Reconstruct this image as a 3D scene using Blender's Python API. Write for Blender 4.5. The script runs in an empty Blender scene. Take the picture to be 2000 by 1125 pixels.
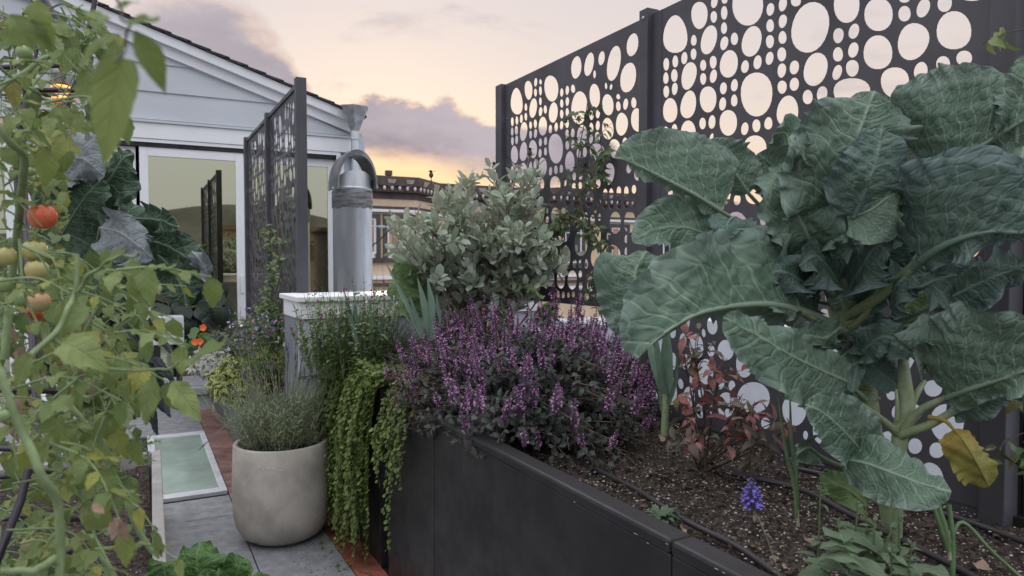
import bpy, math, random
import numpy as np
from mathutils import Vector, Matrix
S = bpy.context.scene
COL = S.collection
R = math.radians
# ------------------------------------------------------------------ camera
H, FPX = 1.3, 1386.0
YAW, PIT = R(27.8), R(2.13)
cam = bpy.data.cameras.new('camera')
cam.sensor_width = 36.0
cam.lens = FPX / 2000 * 36
cam.clip_start, cam.clip_end = 0.02, 2000
cam.dof.use_dof = True
cam.dof.focus_distance = 2.6
cam.dof.aperture_fstop = 8.0
camo = bpy.data.objects.new('camera', cam)
COL.objects.link(camo)
camo.location = (0, 0, H)
camo.rotation_euler = (math.pi/2 - PIT, 0, -YAW)
S.camera = camo
FW = np.array([math.sin(YAW)*math.cos(PIT), math.cos(YAW)*math.cos(PIT), -math.sin(PIT)])
RT = np.array([math.cos(YAW), -math.sin(YAW), 0.0])
UP = np.cross(RT, FW)
CAM = np.array([0, 0, H])
def ray(x, y): return FW + RT*((x-1000)/FPX) + UP*((562.5-y)/FPX)
def P(x, y, d): return CAM + ray(x, y)*d              # a place in the garden seen at photo pixel x,y at depth d metres
def onX(x, y, X): r = ray(x, y); return CAM + r*(X/r[0])
def onY(x, y, Y): r = ray(x, y); return CAM + r*(Y/r[1])
def onZ(x, y, Z): r = ray(x, y); return CAM + r*((Z-H)/r[2])
def azel(x, y):
    r = ray(x, y); return math.degrees(math.atan2(r[0], r[1])), math.degrees(math.atan2(r[2], math.hypot(r[0], r[1])))
# ------------------------------------------------------------------ world (dusk sky with a cloud bank)
SUN_AZ, SUN_EL = azel(742, 330)
W = bpy.data.worlds.new('World'); S.world = W; W.use_nodes = True
nt = W.node_tree; nt.nodes.clear()
def mk(tree):
    nodes, links = tree.nodes, tree.links
    def N(t, inp=None, **kw):
        n = nodes.new(t)
        for k, v in kw.items(): setattr(n, k, v)
        for k, v in (inp or {}).items():
            if hasattr(v, 'is_output') or isinstance(v, bpy.types.NodeSocket): links.new(v, n.inputs[k])
            else: n.inputs[k].default_value = v
        return n
    def M(op, a, b=0.0, c=0.0, clamp=False):
        n = nodes.new('ShaderNodeMath'); n.operation = op; n.use_clamp = clamp
        for i, v in enumerate((a, b, c)):
            if isinstance(v, bpy.types.NodeSocket): links.new(v, n.inputs[i])
            else: n.inputs[i].default_value = v
        return n.outputs[0]
    def SS(v, lo, hi):
        n = nodes.new('ShaderNodeMapRange'); n.interpolation_type = 'SMOOTHSTEP'
        links.new(v, n.inputs[0])
        for i, q in ((1, lo), (2, hi)):
            if isinstance(q, bpy.types.NodeSocket): links.new(q, n.inputs[i])
            else: n.inputs[i].default_value = q
        return n.outputs[0]
    def MIX(f, a, b, bt='MIX'):
        n = nodes.new('ShaderNodeMix'); n.data_type = 'RGBA'; n.blend_type = bt
        for i, v in ((0, f), (6, a), (7, b)):
            if isinstance(v, bpy.types.NodeSocket): links.new(v, n.inputs[i])
            elif i == 0: n.inputs[i].default_value = v
            else: n.inputs[i].default_value = (*v, 1) if len(v) == 3 else v
        return n.outputs[2]
    def RAMP(f, stops, interp='LINEAR'):
        n = nodes.new('ShaderNodeValToRGB'); n.color_ramp.interpolation = interp
        els = n.color_ramp.elements
        while len(els) < len(stops): els.new(0.5)
        for e, (p, c) in zip(els, stops):
            e.position = p; e.color = (*c, 1) if not isinstance(c, (int, float)) else (c, c, c, 1)
        links.new(f, n.inputs[0]); return n.outputs[0]
    return N, M, SS, MIX, RAMP
def lin(r, g, b): return tuple((c/255/12.92 if c/255 <= 0.04045 else ((c/255+0.055)/1.055)**2.4) for c in (r, g, b))
N, M, SS, MIX, RAMP = mk(nt)
tc = N('ShaderNodeTexCoord')
sep = N('ShaderNodeSeparateXYZ', {0: tc.outputs['Generated']})
dx, dy, dz = sep.outputs
az = M('MULTIPLY', M('ARCTAN2', dx, dy), 57.29578)
el = M('MULTIPLY', M('ARCSINE', dz), 57.29578)
elp = M('MAXIMUM', el, 0.0)
base = RAMP(M('DIVIDE', elp, 90.0, clamp=True), [
    (0.0, lin(236, 196, 168)), (0.05, lin(237, 208, 182)), (0.10, lin(231, 215, 200)), (0.16, lin(223, 210, 205)),
    (0.24, lin(215, 206, 209)), (0.36, (0.74, 0.70, 0.74)), (0.55, (1.5, 1.5, 1.58)), (1.0, (2.1, 2.14, 2.24))])
# the sky opposite the sunset: cool and even
back = RAMP(M('DIVIDE', elp, 90.0, clamp=True), [(0.0, (0.62, 0.60, 0.66)), (0.2, (0.86, 0.88, 0.98)), (0.5, (1.55, 1.57, 1.67)), (1.0, (2.1, 2.14, 2.24))])
daz = M('ABSOLUTE', M('SUBTRACT', az, SUN_AZ))
daz = M('MINIMUM', daz, M('SUBTRACT', 360.0, daz))
sky = MIX(SS(daz, 55.0, 120.0), base, back)
nish = N('ShaderNodeTexSky', sky_type='NISHITA', sun_disc=False, sun_elevation=R(SUN_EL), sun_rotation=R(SUN_AZ), altitude=60, air_density=1.2, dust_density=2.0)
sky = MIX(0.08, sky, MIX(1.0, nish.outputs[0], (0.1, 0.1, 0.1), 'MULTIPLY'))
# glow over the place where the sun went down
gl = M('POWER', 2.71828, M('MULTIPLY', M('ADD', M('POWER', M('DIVIDE', daz, 12.0), 2.0), M('POWER', M('DIVIDE', M('SUBTRACT', el, 5.0), 4.5), 2.0)), -1.0))
sky = MIX(gl, sky, (0.98, 0.70, 0.36))
nz = N('ShaderNodeTexNoise', {'Vector': N('ShaderNodeVectorMath', {0: tc.outputs['Generated'], 1: (1, 1, 1.9)}, operation='MULTIPLY').outputs[0], 'Scale': 9.0, 'Detail': 7.0, 'Roughness': 0.6})
nb = N('ShaderNodeTexNoise', {'Vector': N('ShaderNodeVectorMath', {0: tc.outputs['Generated'], 1: (1, 1, 2.6)}, operation='MULTIPLY').outputs[0], 'Scale': 3.6, 'Detail': 6.0, 'Roughness': 0.55})
n1 = M('SUBTRACT', nz.outputs[0], 0.5); n2 = M('SUBTRACT', nb.outputs[0], 0.5)
def edge(pts, default):
    L = []
    for x, y in pts:
        a, e = azel(x, y); L.append((a, e))
    L.sort()
    return RAMP(M('DIVIDE', M('ADD', az, 180.0), 360.0, clamp=True), [((a+180)/360, (e+5)/45) for a, e in L])
Tt = M('SUBTRACT', M('MULTIPLY', edge([(150, 40), (330, -25), (430, 5), (500, 55), (580, 135), (650, 196), (690, 196), (705, 165), (765, 166), (825, 206), (868, 190), (905, 206), (985, 232), (1120, 245), (1280, 295), (1500, 420)], 0), 45.0), 5.0)
Bt = M('SUBTRACT', M('MULTIPLY', edge([(300, 330), (640, 300), (720, 288), (800, 304), (870, 322), (985, 352), (1200, 365), (1500, 450)], 0), 45.0), 5.0)
top_d = M('SUBTRACT', M('ADD', Tt, M('MULTIPLY', n1, 6.0)), el)
bot_d = M('SUBTRACT', el, M('ADD', Bt, M('MULTIPLY', n2, 7.0)))
lft = M('SUBTRACT', 1.0, SS(az, 7.0, 13.5))
mt = SS(top_d, M('MULTIPLY', lft, -1.6), M('ADD', 0.8, M('MULTIPLY', lft, 1.2)))
mb = SS(bot_d, -1.3, 1.2)
bank = M('MULTIPLY', mt, mb)
farL = SS(az, -40.0, -10.0)
bank = M('MULTIPLY', bank, farL)
cc = MIX(SS(nb.outputs[0], 0.35, 0.66), lin(140, 131, 144), lin(182, 172, 181))
cc = MIX(M('MULTIPLY', lft, 0.5), cc, lin(182, 174, 181))
rim = M('MULTIPLY', M('MULTIPLY', mt, M('SUBTRACT', 1.0, SS(top_d, 0.15, 1.0))), M('POWER', 2.71828, M('MULTIPLY', M('POWER', M('DIVIDE', daz, 16.0), 2.0), -1.0)))
cc = MIX(M('MULTIPLY', rim, 0.75, clamp=True), cc, lin(255, 196, 138))
under = M('MULTIPLY', M('SUBTRACT', 1.0, SS(bot_d, -1.0, 1.3)), M('POWER', 2.71828, M('MULTIPLY', M('POWER', M('DIVIDE', daz, 22.0), 2.0), -1.0)))
cc = MIX(M('MULTIPLY', under, 0.55), cc, lin(236, 182, 150))
sky = MIX(M('MULTIPLY', bank, 0.95), sky, cc)
# thin high wisps all round
wn = N('ShaderNodeTexNoise', {'Vector': N('ShaderNodeVectorMath', {0: tc.outputs['Generated'], 1: (1, 1, 3.2)}, operation='MULTIPLY').outputs[0], 'Scale': 4.3, 'Detail': 8.0, 'Roughness': 0.62, 'Distortion': 0.3})
wisp = M('MULTIPLY', SS(wn.outputs[0], 0.54, 0.74), M('MULTIPLY', SS(el, 6.0, 13.0), M('SUBTRACT', 1.0, SS(el, 35.0, 60.0))))
sky = MIX(M('MULTIPLY', wisp, 0.5), sky, lin(178, 168, 172))
grd = MIX(SS(el, -1.5, 0.0), (0.16, 0.16, 0.17), sky)
bg = N('ShaderNodeBackground', {0: grd, 1: 1.0})
wo = N('ShaderNodeOutputWorld', {0: bg.outputs[0]})
# ------------------------------------------------------------------ sun (very low, behind the cloud bank)
sun = bpy.data.lights.new('sun', 'SUN'); sun.energy = 1.5; sun.angle = R(10); sun.color = (1.0, 0.72, 0.48)
suno = bpy.data.objects.new('sun', sun); COL.objects.link(suno)
sd = Vector((math.sin(R(SUN_AZ))*math.cos(R(SUN_EL)), math.cos(R(SUN_AZ))*math.cos(R(SUN_EL)), math.sin(R(SUN_EL))))
suno.rotation_euler = (-sd).to_track_quat('-Z', 'Y').to_euler()
suno.location = (3, 20, 8)
vs = S.view_settings
vs.view_transform = 'Standard'; vs.look = 'None'; vs.gamma = 1; vs.use_curve_mapping = False
vs.exposure = 0.18
S.cycles.max_bounces = 7; S.cycles.diffuse_bounces = 3; S.cycles.glossy_bounces = 3; S.cycles.transmission_bounces = 4; S.cycles.transparent_max_bounces = 10
S.cycles.use_denoising = True
S.cycles.caustics_reflective = False; S.cycles.caustics_refractive = False
S.cycles.sample_clamp_indirect = 6
# ------------------------------------------------------------------ materials
MATS = {}
def mat(name, col, rough=0.6, metal=0.0, var=0.15, vs=6.0, bump=0.0, bs=60.0, spec=0.5, col2=None, stretch=(1, 1, 1), emit=0):
    if name in MATS: return MATS[name]
    m = bpy.data.materials.new(name); m.use_nodes = True; MATS[name] = m
    N, M, SS, MIX, RAMP = mk(m.node_tree)
    b = m.node_tree.nodes['Principled BSDF']; ln = m.node_tree.links
    geo = N('ShaderNodeNewGeometry')
    pos = N('ShaderNodeVectorMath', {0: geo.outputs['Position'], 1: stretch}, operation='MULTIPLY').outputs[0]
    nz = N('ShaderNodeTexNoise', {'Vector': pos, 'Scale': vs, 'Detail': 6.0, 'Roughness': 0.6})
    oi = N('ShaderNodeObjectInfo')
    c2 = col2 or tuple(c*(1-var*1.6) for c in col); c1 = col if col2 else tuple(min(1, c*(1+var)) for c in col)
    f = SS(nz.outputs[0], 0.3, 0.7)
    c = MIX(f, c1, c2)
    c = MIX(M('MULTIPLY', oi.outputs['Random'], var*0.6), c, tuple(x*0.55 for x in col))
    ln.new(c, b.inputs['Base Color'])
    b.inputs['Roughness'].default_value = rough; b.inputs['Metallic'].default_value = metal
    b.inputs['Specular IOR Level'].default_value = spec
    rr = M('ADD', M('MULTIPLY', M('SUBTRACT', f, 0.5), 0.18), rough, clamp=True); ln.new(rr, b.inputs['Roughness'])
    if bump:
        n3 = N('ShaderNodeTexNoise', {'Vector': pos, 'Scale': bs, 'Detail': 4.0})
        bp = N('ShaderNodeBump', {'Strength': bump, 'Distance': 0.01, 'Height': n3.outputs[0]}); ln.new(bp.outputs[0], b.inputs['Normal'])
    if emit:
        b.inputs['Emission Color'].default_value = (*col, 1); b.inputs['Emission Strength'].default_value = emit
    return m
def leafmat(name, a, bcol, vein=None, vs=0.5, nveins=7, back=None, rough=0.5, trans=0.25, tip=None, blotch=None, edge=None, spec=0.4):
    """two-sided leaf: attribute leaf = (across -1..1, along 0..1, random)"""
    if name in MATS: return MATS[name]
    m = bpy.data.materials.new(name); m.use_nodes = True; MATS[name] = m
    N, M, SS, MIX, RAMP = mk(m.node_tree)
    b = m.node_tree.nodes['Principled BSDF']; ln = m.node_tree.links
    at = N('ShaderNodeAttribute', attribute_name='leaf'); sp = N('ShaderNodeSeparateXYZ', {0: at.outputs['Vector']})
    x, u, r = sp.outputs
    oi = N('ShaderNodeObjectInfo')
    rnd = M('FRACT', M('ADD', r, oi.outputs['Random']))
    geo = N('ShaderNodeNewGeometry')
    nz = N('ShaderNodeTexNoise', {'Vector': geo.outputs['Position'], 'Scale': 45.0, 'Detail': 4.0})
    c = MIX(rnd, a, bcol)
    c = MIX(M('MULTIPLY', SS(nz.outputs[0], 0.35, 0.7), 0.35), c, tuple(q*0.6 for q in a))
    if tip: c = MIX(SS(u, 0.45, 1.0), c, tip)
    ax = M('ABSOLUTE', x)
    if edge: c = MIX(SS(M('ADD', ax, M('MULTIPLY', M('SUBTRACT', nz.outputs[0], 0.5), 0.5)), 0.45, 0.7), c, edge)
    if blotch: c = MIX(M('MULTIPLY', SS(M('FRACT', M('MULTIPLY', rnd, 7.13)), 0.72, 0.95), 0.85), c, blotch)
    if back:
        c = MIX(geo.outputs['Backfacing'], c, back)
    if vein:
        mid = M('SUBTRACT', 1.0, SS(ax, 0.02, 0.11))
        ph = M('FRACT', M('MULTIPLY', M('SUBTRACT', u, M('MULTIPLY', ax, 0.22)), float(nveins)))
        sv = M('SUBTRACT', 1.0, SS(M('ABSOLUTE', M('SUBTRACT', ph, 0.5)), 0.03, 0.16))
        vf = M('MAXIMUM', mid, M('MULTIPLY', sv, 0.6))
        c = MIX(M('MULTIPLY', vf, vs), c, vein)
        bp = N('ShaderNodeBump', {'Strength': 0.5, 'Distance': 0.004, 'Height': M('SUBTRACT', 1.0, vf)}); ln.new(bp.outputs[0], b.inputs['Normal'])
    ln.new(c, b.inputs['Base Color']); b.inputs['Roughness'].default_value = rough; b.inputs['Specular IOR Level'].default_value = spec
    if trans:
        tr = N('ShaderNodeBsdfTranslucent', {0: MIX(0.5, c, (a[0]*1.5, a[1]*1.6, a[2]*0.6))})
        mx = N('ShaderNodeMixShader', {0: trans, 1: b.outputs[0], 2: tr.outputs[0]})
        ln.new(mx.outputs[0], m.node_tree.nodes['Material Output'].inputs[0])
    return m
# ------------------------------------------------------------------ objects
def wl(o):
    v = np.zeros(3)
    while o is not None:
        v += np.array(o.location); o = o.parent
    return v
def tag(o, label=None, cat=None, group=None, kind=None):
    if label: o['label'] = label
    if cat: o['category'] = cat
    if group: o['group'] = group
    if kind: o['kind'] = kind
    return o
def thing(name, label, cat, loc=(0, 0, 0), group=None):
    o = bpy.data.objects.new(name, None); COL.objects.link(o); o.location = [float(c) for c in loc]
    o.empty_display_size = 0.1
    return tag(o, label, cat, group)
def meshdata(name, V, F, m, leaf=None, smooth=True):
    V = np.asarray(V, dtype=np.float32).reshape(-1, 3)
    me = bpy.data.meshes.new(name)
    if isinstance(F, np.ndarray) and F.ndim == 2:
        k = F.shape[1]; n = len(F)
        me.vertices.add(len(V)); me.vertices.foreach_set('co', V.ravel())
        me.loops.add(n*k); me.loops.foreach_set('vertex_index', F.astype(np.int32).ravel())
        me.polygons.add(n); me.polygons.foreach_set('loop_start', np.arange(0, n*k, k, dtype=np.int32))
        try: me.polygons.foreach_set('loop_total', np.full(n, k, dtype=np.int32))
        except Exception: pass
        me.update(calc_edges=True)
    else:
        me.from_pydata(V.tolist(), [], [list(map(int, f)) for f in F])
    me.polygons.foreach_set('use_smooth', np.full(len(me.polygons), smooth, dtype=bool))
    if leaf is not None:
        if isinstance(leaf, tuple):
            leaf, lp = leaf; a = me.attributes.new('lp', 'FLOAT_VECTOR', 'POINT'); a.data.foreach_set('vector', np.asarray(lp, dtype=np.float32).ravel())
        a = me.attributes.new('leaf', 'FLOAT_VECTOR', 'POINT'); a.data.foreach_set('vector', np.asarray(leaf, dtype=np.float32).ravel())
    for q in (m if isinstance(m, (list, tuple)) else [m]):
        if q: me.materials.append(q)
    me.validate()
    return me
def obj(name, VF, m, parent=None, leaf=None, smooth=False, kind=None, bevel=0, label=None):
    V, F = VF[0], VF[1]
    if leaf is None and len(VF) > 2: leaf = VF[2]
    V = np.asarray(V, float).reshape(-1, 3)
    if parent is not None: V = V - wl(parent)
    o = bpy.data.objects.new(name, meshdata(name, V, F, m, leaf, smooth)); COL.objects.link(o)
    if parent is not None: o.parent = parent
    if kind: o['kind'] = kind
    if label: o['label'] = label
    if bevel:
        b = o.modifiers.new('bevel', 'BEVEL'); b.width = bevel; b.segments = 2; b.limit_method = 'ANGLE'
    return o
def single(name, VF, m, label, cat, group=None, **kw):
    V = np.asarray(VF[0], float).reshape(-1, 3)
    c = (V.min(0)+V.max(0))/2; c[2] = V[:, 2].min()
    o = obj(name, (V-c, *VF[1:]), m, None, **kw); o.location = c
    return tag(o, label, cat, group)
QB = np.array([[0, 3, 2, 1], [4, 5, 6, 7], [0, 1, 5, 4], [1, 2, 6, 5], [2, 3, 7, 6], [3, 0, 4, 7]])
def box(x0, x1, y0, y1, z0, z1):
    return np.array([[x0, y0, z0], [x1, y0, z0], [x1, y1, z0], [x0, y1, z0], [x0, y0, z1], [x1, y0, z1], [x1, y1, z1], [x0, y1, z1]], float), QB
def prism(quad, z0, z1):
    q = [np.array(p[:2], float) for p in quad]
    ar = sum(q[i][0]*q[(i+1) % 4][1]-q[(i+1) % 4][0]*q[i][1] for i in range(4))
    if ar < 0: q = q[::-1]
    return np.array([[*p, z0] for p in q]+[[*p, z1] for p in q]), QB
class Soup:
    def __init__(s): s.V, s.F, s.L, s.n = [], [], [], 0
    def add(s, V, F, L=None):
        V = np.asarray(V, float); s.V.append(V); s.F.append(np.asarray(F)+s.n); s.n += len(V)
        s.L.append(np.zeros((len(V), 3)) if L is None else L); return s
    def get(s): return np.concatenate(s.V), np.concatenate(s.F), np.concatenate(s.L)
def smooth_path(pts, n):
    """Catmull-Rom through pts, n samples"""
    p = np.asarray(pts, float)
    if len(p) == 2: return p[0]+(p[1]-p[0])*np.linspace(0, 1, n)[:, None]
    q = np.vstack([2*p[0]-p[1], p, 2*p[-1]-p[-2]])
    t = np.linspace(0, len(p)-1-1e-6, n); i = t.astype(int); f = (t-i)[:, None]
    a, b, c, d = q[i], q[i+1], q[i+2], q[i+3]
    return 0.5*((2*b)+(-a+c)*f+(2*a-5*b+4*c-d)*f**2+(-a+3*b-3*c+d)*f**3)
def frames(p):
    t = np.gradient(p, axis=0); t /= np.linalg.norm(t, axis=1)[:, None]+1e-9
    ref = np.array([0, 0, 1.0]) if abs(t[:, 2]).mean() < 0.8 else np.array([1.0, 0, 0])
    a = np.cross(t, ref); a /= np.linalg.norm(a, axis=1)[:, None]+1e-9
    return t, a, np.cross(a, t)
def tube(pts, r, n=6, seg=None, cap=True):
    p = smooth_path(pts, seg) if seg else np.asarray(pts, float)
    k = len(p); r = np.interp(np.linspace(0, 1, k), np.linspace(0, 1, len(np.atleast_1d(r))), np.atleast_1d(r))
    t, a, b = frames(p)
    th = np.linspace(0, 2*np.pi, n, endpoint=False)
    V = (p[:, None]+r[:, None, None]*(a[:, None]*np.cos(th)[None, :, None]+b[:, None]*np.sin(th)[None, :, None])).reshape(-1, 3)
    i = np.arange(k-1)[:, None]*n; j = np.arange(n)[None]; j2 = (j+1) % n
    F = np.stack([i+j, i+n+j, i+n+j2, i+j2], -1).reshape(-1, 4)
    L = np.zeros((len(V), 3)); L[:, 1] = np.repeat(np.linspace(0, 1, k), n)
    return V, F, L
def lathe(prof, cen, n=40):
    prof = np.asarray(prof, float); k = len(prof); th = np.linspace(0, 2*np.pi, n, endpoint=False)
    V = np.stack([cen[0]+prof[:, 0][:, None]*np.cos(th), cen[1]+prof[:, 0][:, None]*np.sin(th), cen[2]+np.repeat(prof[:, 1][:, None], n, 1)], -1).reshape(-1, 3)
    i = np.arange(k-1)[:, None]*n; j = np.arange(n)[None]; j2 = (j+1) % n
    return V, np.stack([i+j, i+j2, i+n+j2, i+n+j], -1).reshape(-1, 4)
def unit(v): v = np.asarray(v, float); return v/(np.linalg.norm(v)+1e-9)
# small leaf templates: +Y along, X across, Z up
def leaf_tpl(nu=5, nv=1, prof='ovate', wid=0.3, fold=0.25, curl=0.2, wave=0.0, seed=0, serr=0.0):
    rg = np.random.default_rng(seed)
    u = np.linspace(0, 1, nu+1); v = np.linspace(-1, 1, 2*nv+1)
    w = {'ovate': lambda u: np.sin(np.pi*np.clip(u, 0, 1)**0.72)**0.9, 'ell': lambda u: np.sqrt(np.clip(1-(2*u-1)**2, 0, 1))*0.98+0.02*(u < 1),
         'lance': lambda u: np.sin(np.pi*u**0.8)**1.2, 'obov': lambda u: np.sin(np.pi*u**1.35)**0.8, 'round': lambda u: np.sqrt(np.clip(1-(2*u-1)**2, 0, 1)),
         'strap': lambda u: np.minimum(1, 3.0*(1-u))**0.8*(0.7+0.3*np.minimum(1, u*6)), 'heart': lambda u: np.clip(np.sin(np.pi*np.clip(u*0.93+0.07, 0, 1)**0.6), 0, 1)**0.85}[prof](u)
    w = np.maximum(w, 0.02)
    if serr: w = w*(1+serr*np.where(np.arange(nu+1) % 2 == 0, 1, -1)*(u > 0.05)*(u < 0.95))
    U, Vv = np.meshgrid(u, v, indexing='ij')
    X = Vv*wid*w[:, None]
    ph = rg.uniform(0, 6.28, 2)
    Z = fold*np.abs(X)+wave*np.abs(Vv)**1.5*np.sin(U*11+ph[0]+Vv*2)-0.15*fold*X**2
    th = curl*U*1.4
    Y = np.where(abs(curl) > 1e-4, np.sin(th)/(curl*1.4+1e-9), U); Zc = -np.where(abs(curl) > 1e-4, (1-np.cos(th))/(curl*1.4+1e-9), 0)
    V = np.stack([X, Y, Z+Zc], -1).reshape(-1, 3)
    c = 2*nv+1
    i, j = np.meshgrid(np.arange(nu), np.arange(c-1), indexing='ij')
    F = np.stack([i*c+j, i*c+j+1, (i+1)*c+j+1, (i+1)*c+j], -1).reshape(-1, 4)
    L = np.stack([Vv, U, np.zeros_like(U)], -1).reshape(-1, 3)
    return V, F, L
def basis(d, up):
    d = unit(d); up = np.asarray(up, float); x = np.cross(d, up)
    if np.linalg.norm(x) < 1e-3: x = np.cross(d, [1, 0.2, 0.1])
    x = unit(x); z = np.cross(x, d)
    return np.stack([x, d, z], 1)
def put(tpl, pos, d, up, s, rnd=0.0):
    V, F, L = tpl; B = basis(d, up)
    L2 = L.copy(); L2[:, 2] += rnd
    return (V*s) @ B.T + pos, F, L2
def leaves(parent, name, tpls, recs, m, maxparts=300, stuff='foliage'):
    """recs: (pos, dir, up, size, template). The largest in view become parts, the rest one mesh."""
    if not recs: return
    base = wl(parent)
    key = [-(r[3]/max(0.05, np.linalg.norm(np.asarray(r[0])-CAM))) for r in recs]
    order = np.argsort(key)
    meshes = {}
    for k in order[:maxparts]:
        pos, d, up, s, ti = recs[k]
        if ti not in meshes: meshes[ti] = meshdata(name, *tpls[ti][:2], m, tpls[ti][2])
        o = bpy.data.objects.new(name, meshes[ti]); o.parent = parent
        B = basis(d, up)*s; p = np.asarray(pos)-base
        o.matrix_basis = Matrix([[*B[0], p[0]], [*B[1], p[1]], [*B[2], p[2]], [0, 0, 0, 1]])
        COL.objects.link(o)
    rest = order[maxparts:]
    if len(rest):
        sp = Soup()
        for k in rest:
            pos, d, up, s, ti = recs[k]
            sp.add(*put(tpls[ti], np.asarray(pos), d, up, s, (k*0.6180339) % 1))
        obj(stuff, sp.get(), m, parent, smooth=True, kind='stuff')
def rdir(rg, up=0.0, side=1.0):
    a = rg.uniform(0, 2*np.pi); return unit([side*np.cos(a), side*np.sin(a), up])
# ================================================================== SETTING
tile_m = mat('porcelain_tile', (0.27, 0.275, 0.29), 0.5, var=0.16, vs=16, bump=0.05, bs=90)
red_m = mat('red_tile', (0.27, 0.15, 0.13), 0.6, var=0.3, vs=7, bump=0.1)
soil_m = mat('soil', (0.064, 0.051, 0.044), 0.95, var=0.5, vs=70, bump=1.0, bs=110, spec=0.2)
black_m = mat('black_metal', (0.026, 0.025, 0.028), 0.42, var=0.28, vs=7, spec=0.5, bump=0.02, bs=8)
screen_m = mat('screen_metal', (0.078, 0.077, 0.090), 0.5, var=0.12, vs=4, spec=0.4)
white_m = mat('white_paint', (0.82, 0.83, 0.85), 0.5, var=0.02, vs=5)
side_m = mat('siding_paint', (0.56, 0.595, 0.635), 0.6, var=0.05, vs=4, bump=0.05, bs=200, stretch=(0.2, 1, 1))
greyb_m = mat('grey_clapboard', (0.20, 0.215, 0.245), 0.6, var=0.12, vs=5)
zinc_m = mat('galvanised_metal', (0.66, 0.70, 0.73), 0.42, metal=0.55, var=0.14, vs=7, stretch=(1, 1, 0.25))
band_m = mat('sealant_band', (0.20, 0.205, 0.215), 0.55, metal=0.3, var=0.3, vs=22, stretch=(0.4, 0.4, 2), bump=0.4, bs=40)
dark_m = mat('dark_gap', (0.02, 0.02, 0.021), 0.8)
alu_m = mat('pale_frame', (0.62, 0.63, 0.66), 0.4, var=0.1, vs=9)
shing_m = mat('roof_shingle', (0.055, 0.05, 0.055), 0.9, var=0.3, vs=30, bump=0.4)
conc_m = mat('pot_concrete', (0.47, 0.435, 0.385), 0.72, var=0.15, vs=7, bump=0.12, bs=120)
tan_m = mat('tan_paint', (0.74, 0.57, 0.40), 0.7, var=0.06, vs=1)
brown_m = mat('brown_trim', (0.085, 0.062, 0.06), 0.6, var=0.15, vs=3)
curt_m = mat('curtain', (0.55, 0.33, 0.20), 0.8, var=0.35, vs=3.5, stretch=(6, 6, 0.1))

deck = obj('roof_deck', box(-6, 1.9, -4, 7.6, -0.12, -0.016), dark_m, kind='structure')
def tile(x0, x1, y0, y1, m, name='tile', z=0.0):
    g = 0.0025; return obj(name, box(x0+g, x1-g, y0+g, y1-g, -0.016, z), m, deck, bevel=0.002)
ys = [-1.2, 0.2, 1.5, 2.72, 3.86, 4.2]
for a, b in zip(ys[:-1], ys[1:]): tile(-0.35, 0.43, a, b, tile_m)
for a, b in zip([5.9, 6.75], [6.75, 7.45]): tile(-0.35, 0.43, a, b, tile_m)
for a, b in zip([-0.35-0.78*k for k in range(1, 5)], [-0.35-0.78*k for k in range(0, 4)]):
    for c, d in zip([-1, 0.5, 2, 3.5, 5, 6.3], [0.5, 2, 3.5, 5, 6.3, 7.45]): tile(a, b, c, d, tile_m)
for a, b in zip([-0.8, 0.6, 1.6, 2.58], [0.6, 1.6, 2.58, 3.72]): tile(0.43, 0.78, a, b, tile_m)
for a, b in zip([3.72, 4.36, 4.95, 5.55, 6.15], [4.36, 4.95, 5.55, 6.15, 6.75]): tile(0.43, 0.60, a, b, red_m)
tile(0.43, 0.60, 6.75, 7.45, tile_m)
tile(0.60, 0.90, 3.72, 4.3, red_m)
for a, b in zip([0.9, 1.6, 2.2, 2.8], [1.6, 2.2, 2.8, 3.72]): tile(0.78, 0.90, a, b, mat('red_tile_vivid', (0.36, 0.12, 0.085), 0.45, var=0.3, vs=9))  # narrow tiles along the planter foot in a stronger, smoother red
nr_m = mat('pale_membrane', (0.52, 0.54, 0.58), 0.75, var=0.12, vs=0.8)
obj('neighbour_roof', box(2.3, 15, -5, 15.5, -0.6, -0.25), nr_m, kind='structure')
obj('ground', box(-400, 400, -400, 400, -7.2, -7), mat('street_ground', (0.16, 0.16, 0.165), 0.9), kind='structure')
# skylight in the deck
t = thing('skylight', 'flush glass skylight with pale metal frame set in the grey tiled path', 'skylight', (0.25, 5.05, 0))
obj('glass', box(0.085, 0.39, 4.33, 5.765, -0.01, 0.006), mat('skylight_glass', (0.34, 0.42, 0.37), 0.16, var=0.14, vs=4, spec=0.6), t)
sf = obj('frame', box(0.04, 0.085, 4.25, 5.85, -0.012, 0.013), alu_m, t, bevel=0.003)
for q in (box(0.39, 0.427, 4.25, 5.85, -0.012, 0.013), box(0.085, 0.39, 4.25, 4.33, -0.012, 0.012), box(0.085, 0.39, 5.765, 5.85, -0.012, 0.012)): obj('frame', q, alu_m, t, bevel=0.003)
# ------------------------------------------------------------------ soil helper: bumpy sheet
def soil_sheet(x0, x1, y0, y1, z, n=70, amp=0.02, seed=1, shape=None):
    rg = np.random.default_rng(seed)
    nx = max(8, int(n*min(1, (x1-x0)/(y1-y0)))); ny = n
    X, Y = np.meshgrid(np.linspace(x0, x1, nx), np.linspace(y0, y1, ny), indexing='ij')
    Z = np.zeros_like(X)
    for k in range(14):
        a = rg.uniform(0, 6.28); f = rg.uniform(4, 60); Z += np.sin((X*np.cos(a)+Y*np.sin(a))*f+rg.uniform(0, 6))*(1/f**0.6)
    Z = z+amp*Z/np.abs(Z).max()+rg.normal(0, amp*0.18, X.shape)
    i, j = np.meshgrid(np.arange(nx-1), np.arange(ny-1), indexing='ij')
    F = np.stack([i*ny+j, (i+1)*ny+j, (i+1)*ny+j+1, i*ny+j+1], -1).reshape(-1, 4)
    return np.stack([X, Y, Z], -1).reshape(-1, 3), F
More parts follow.
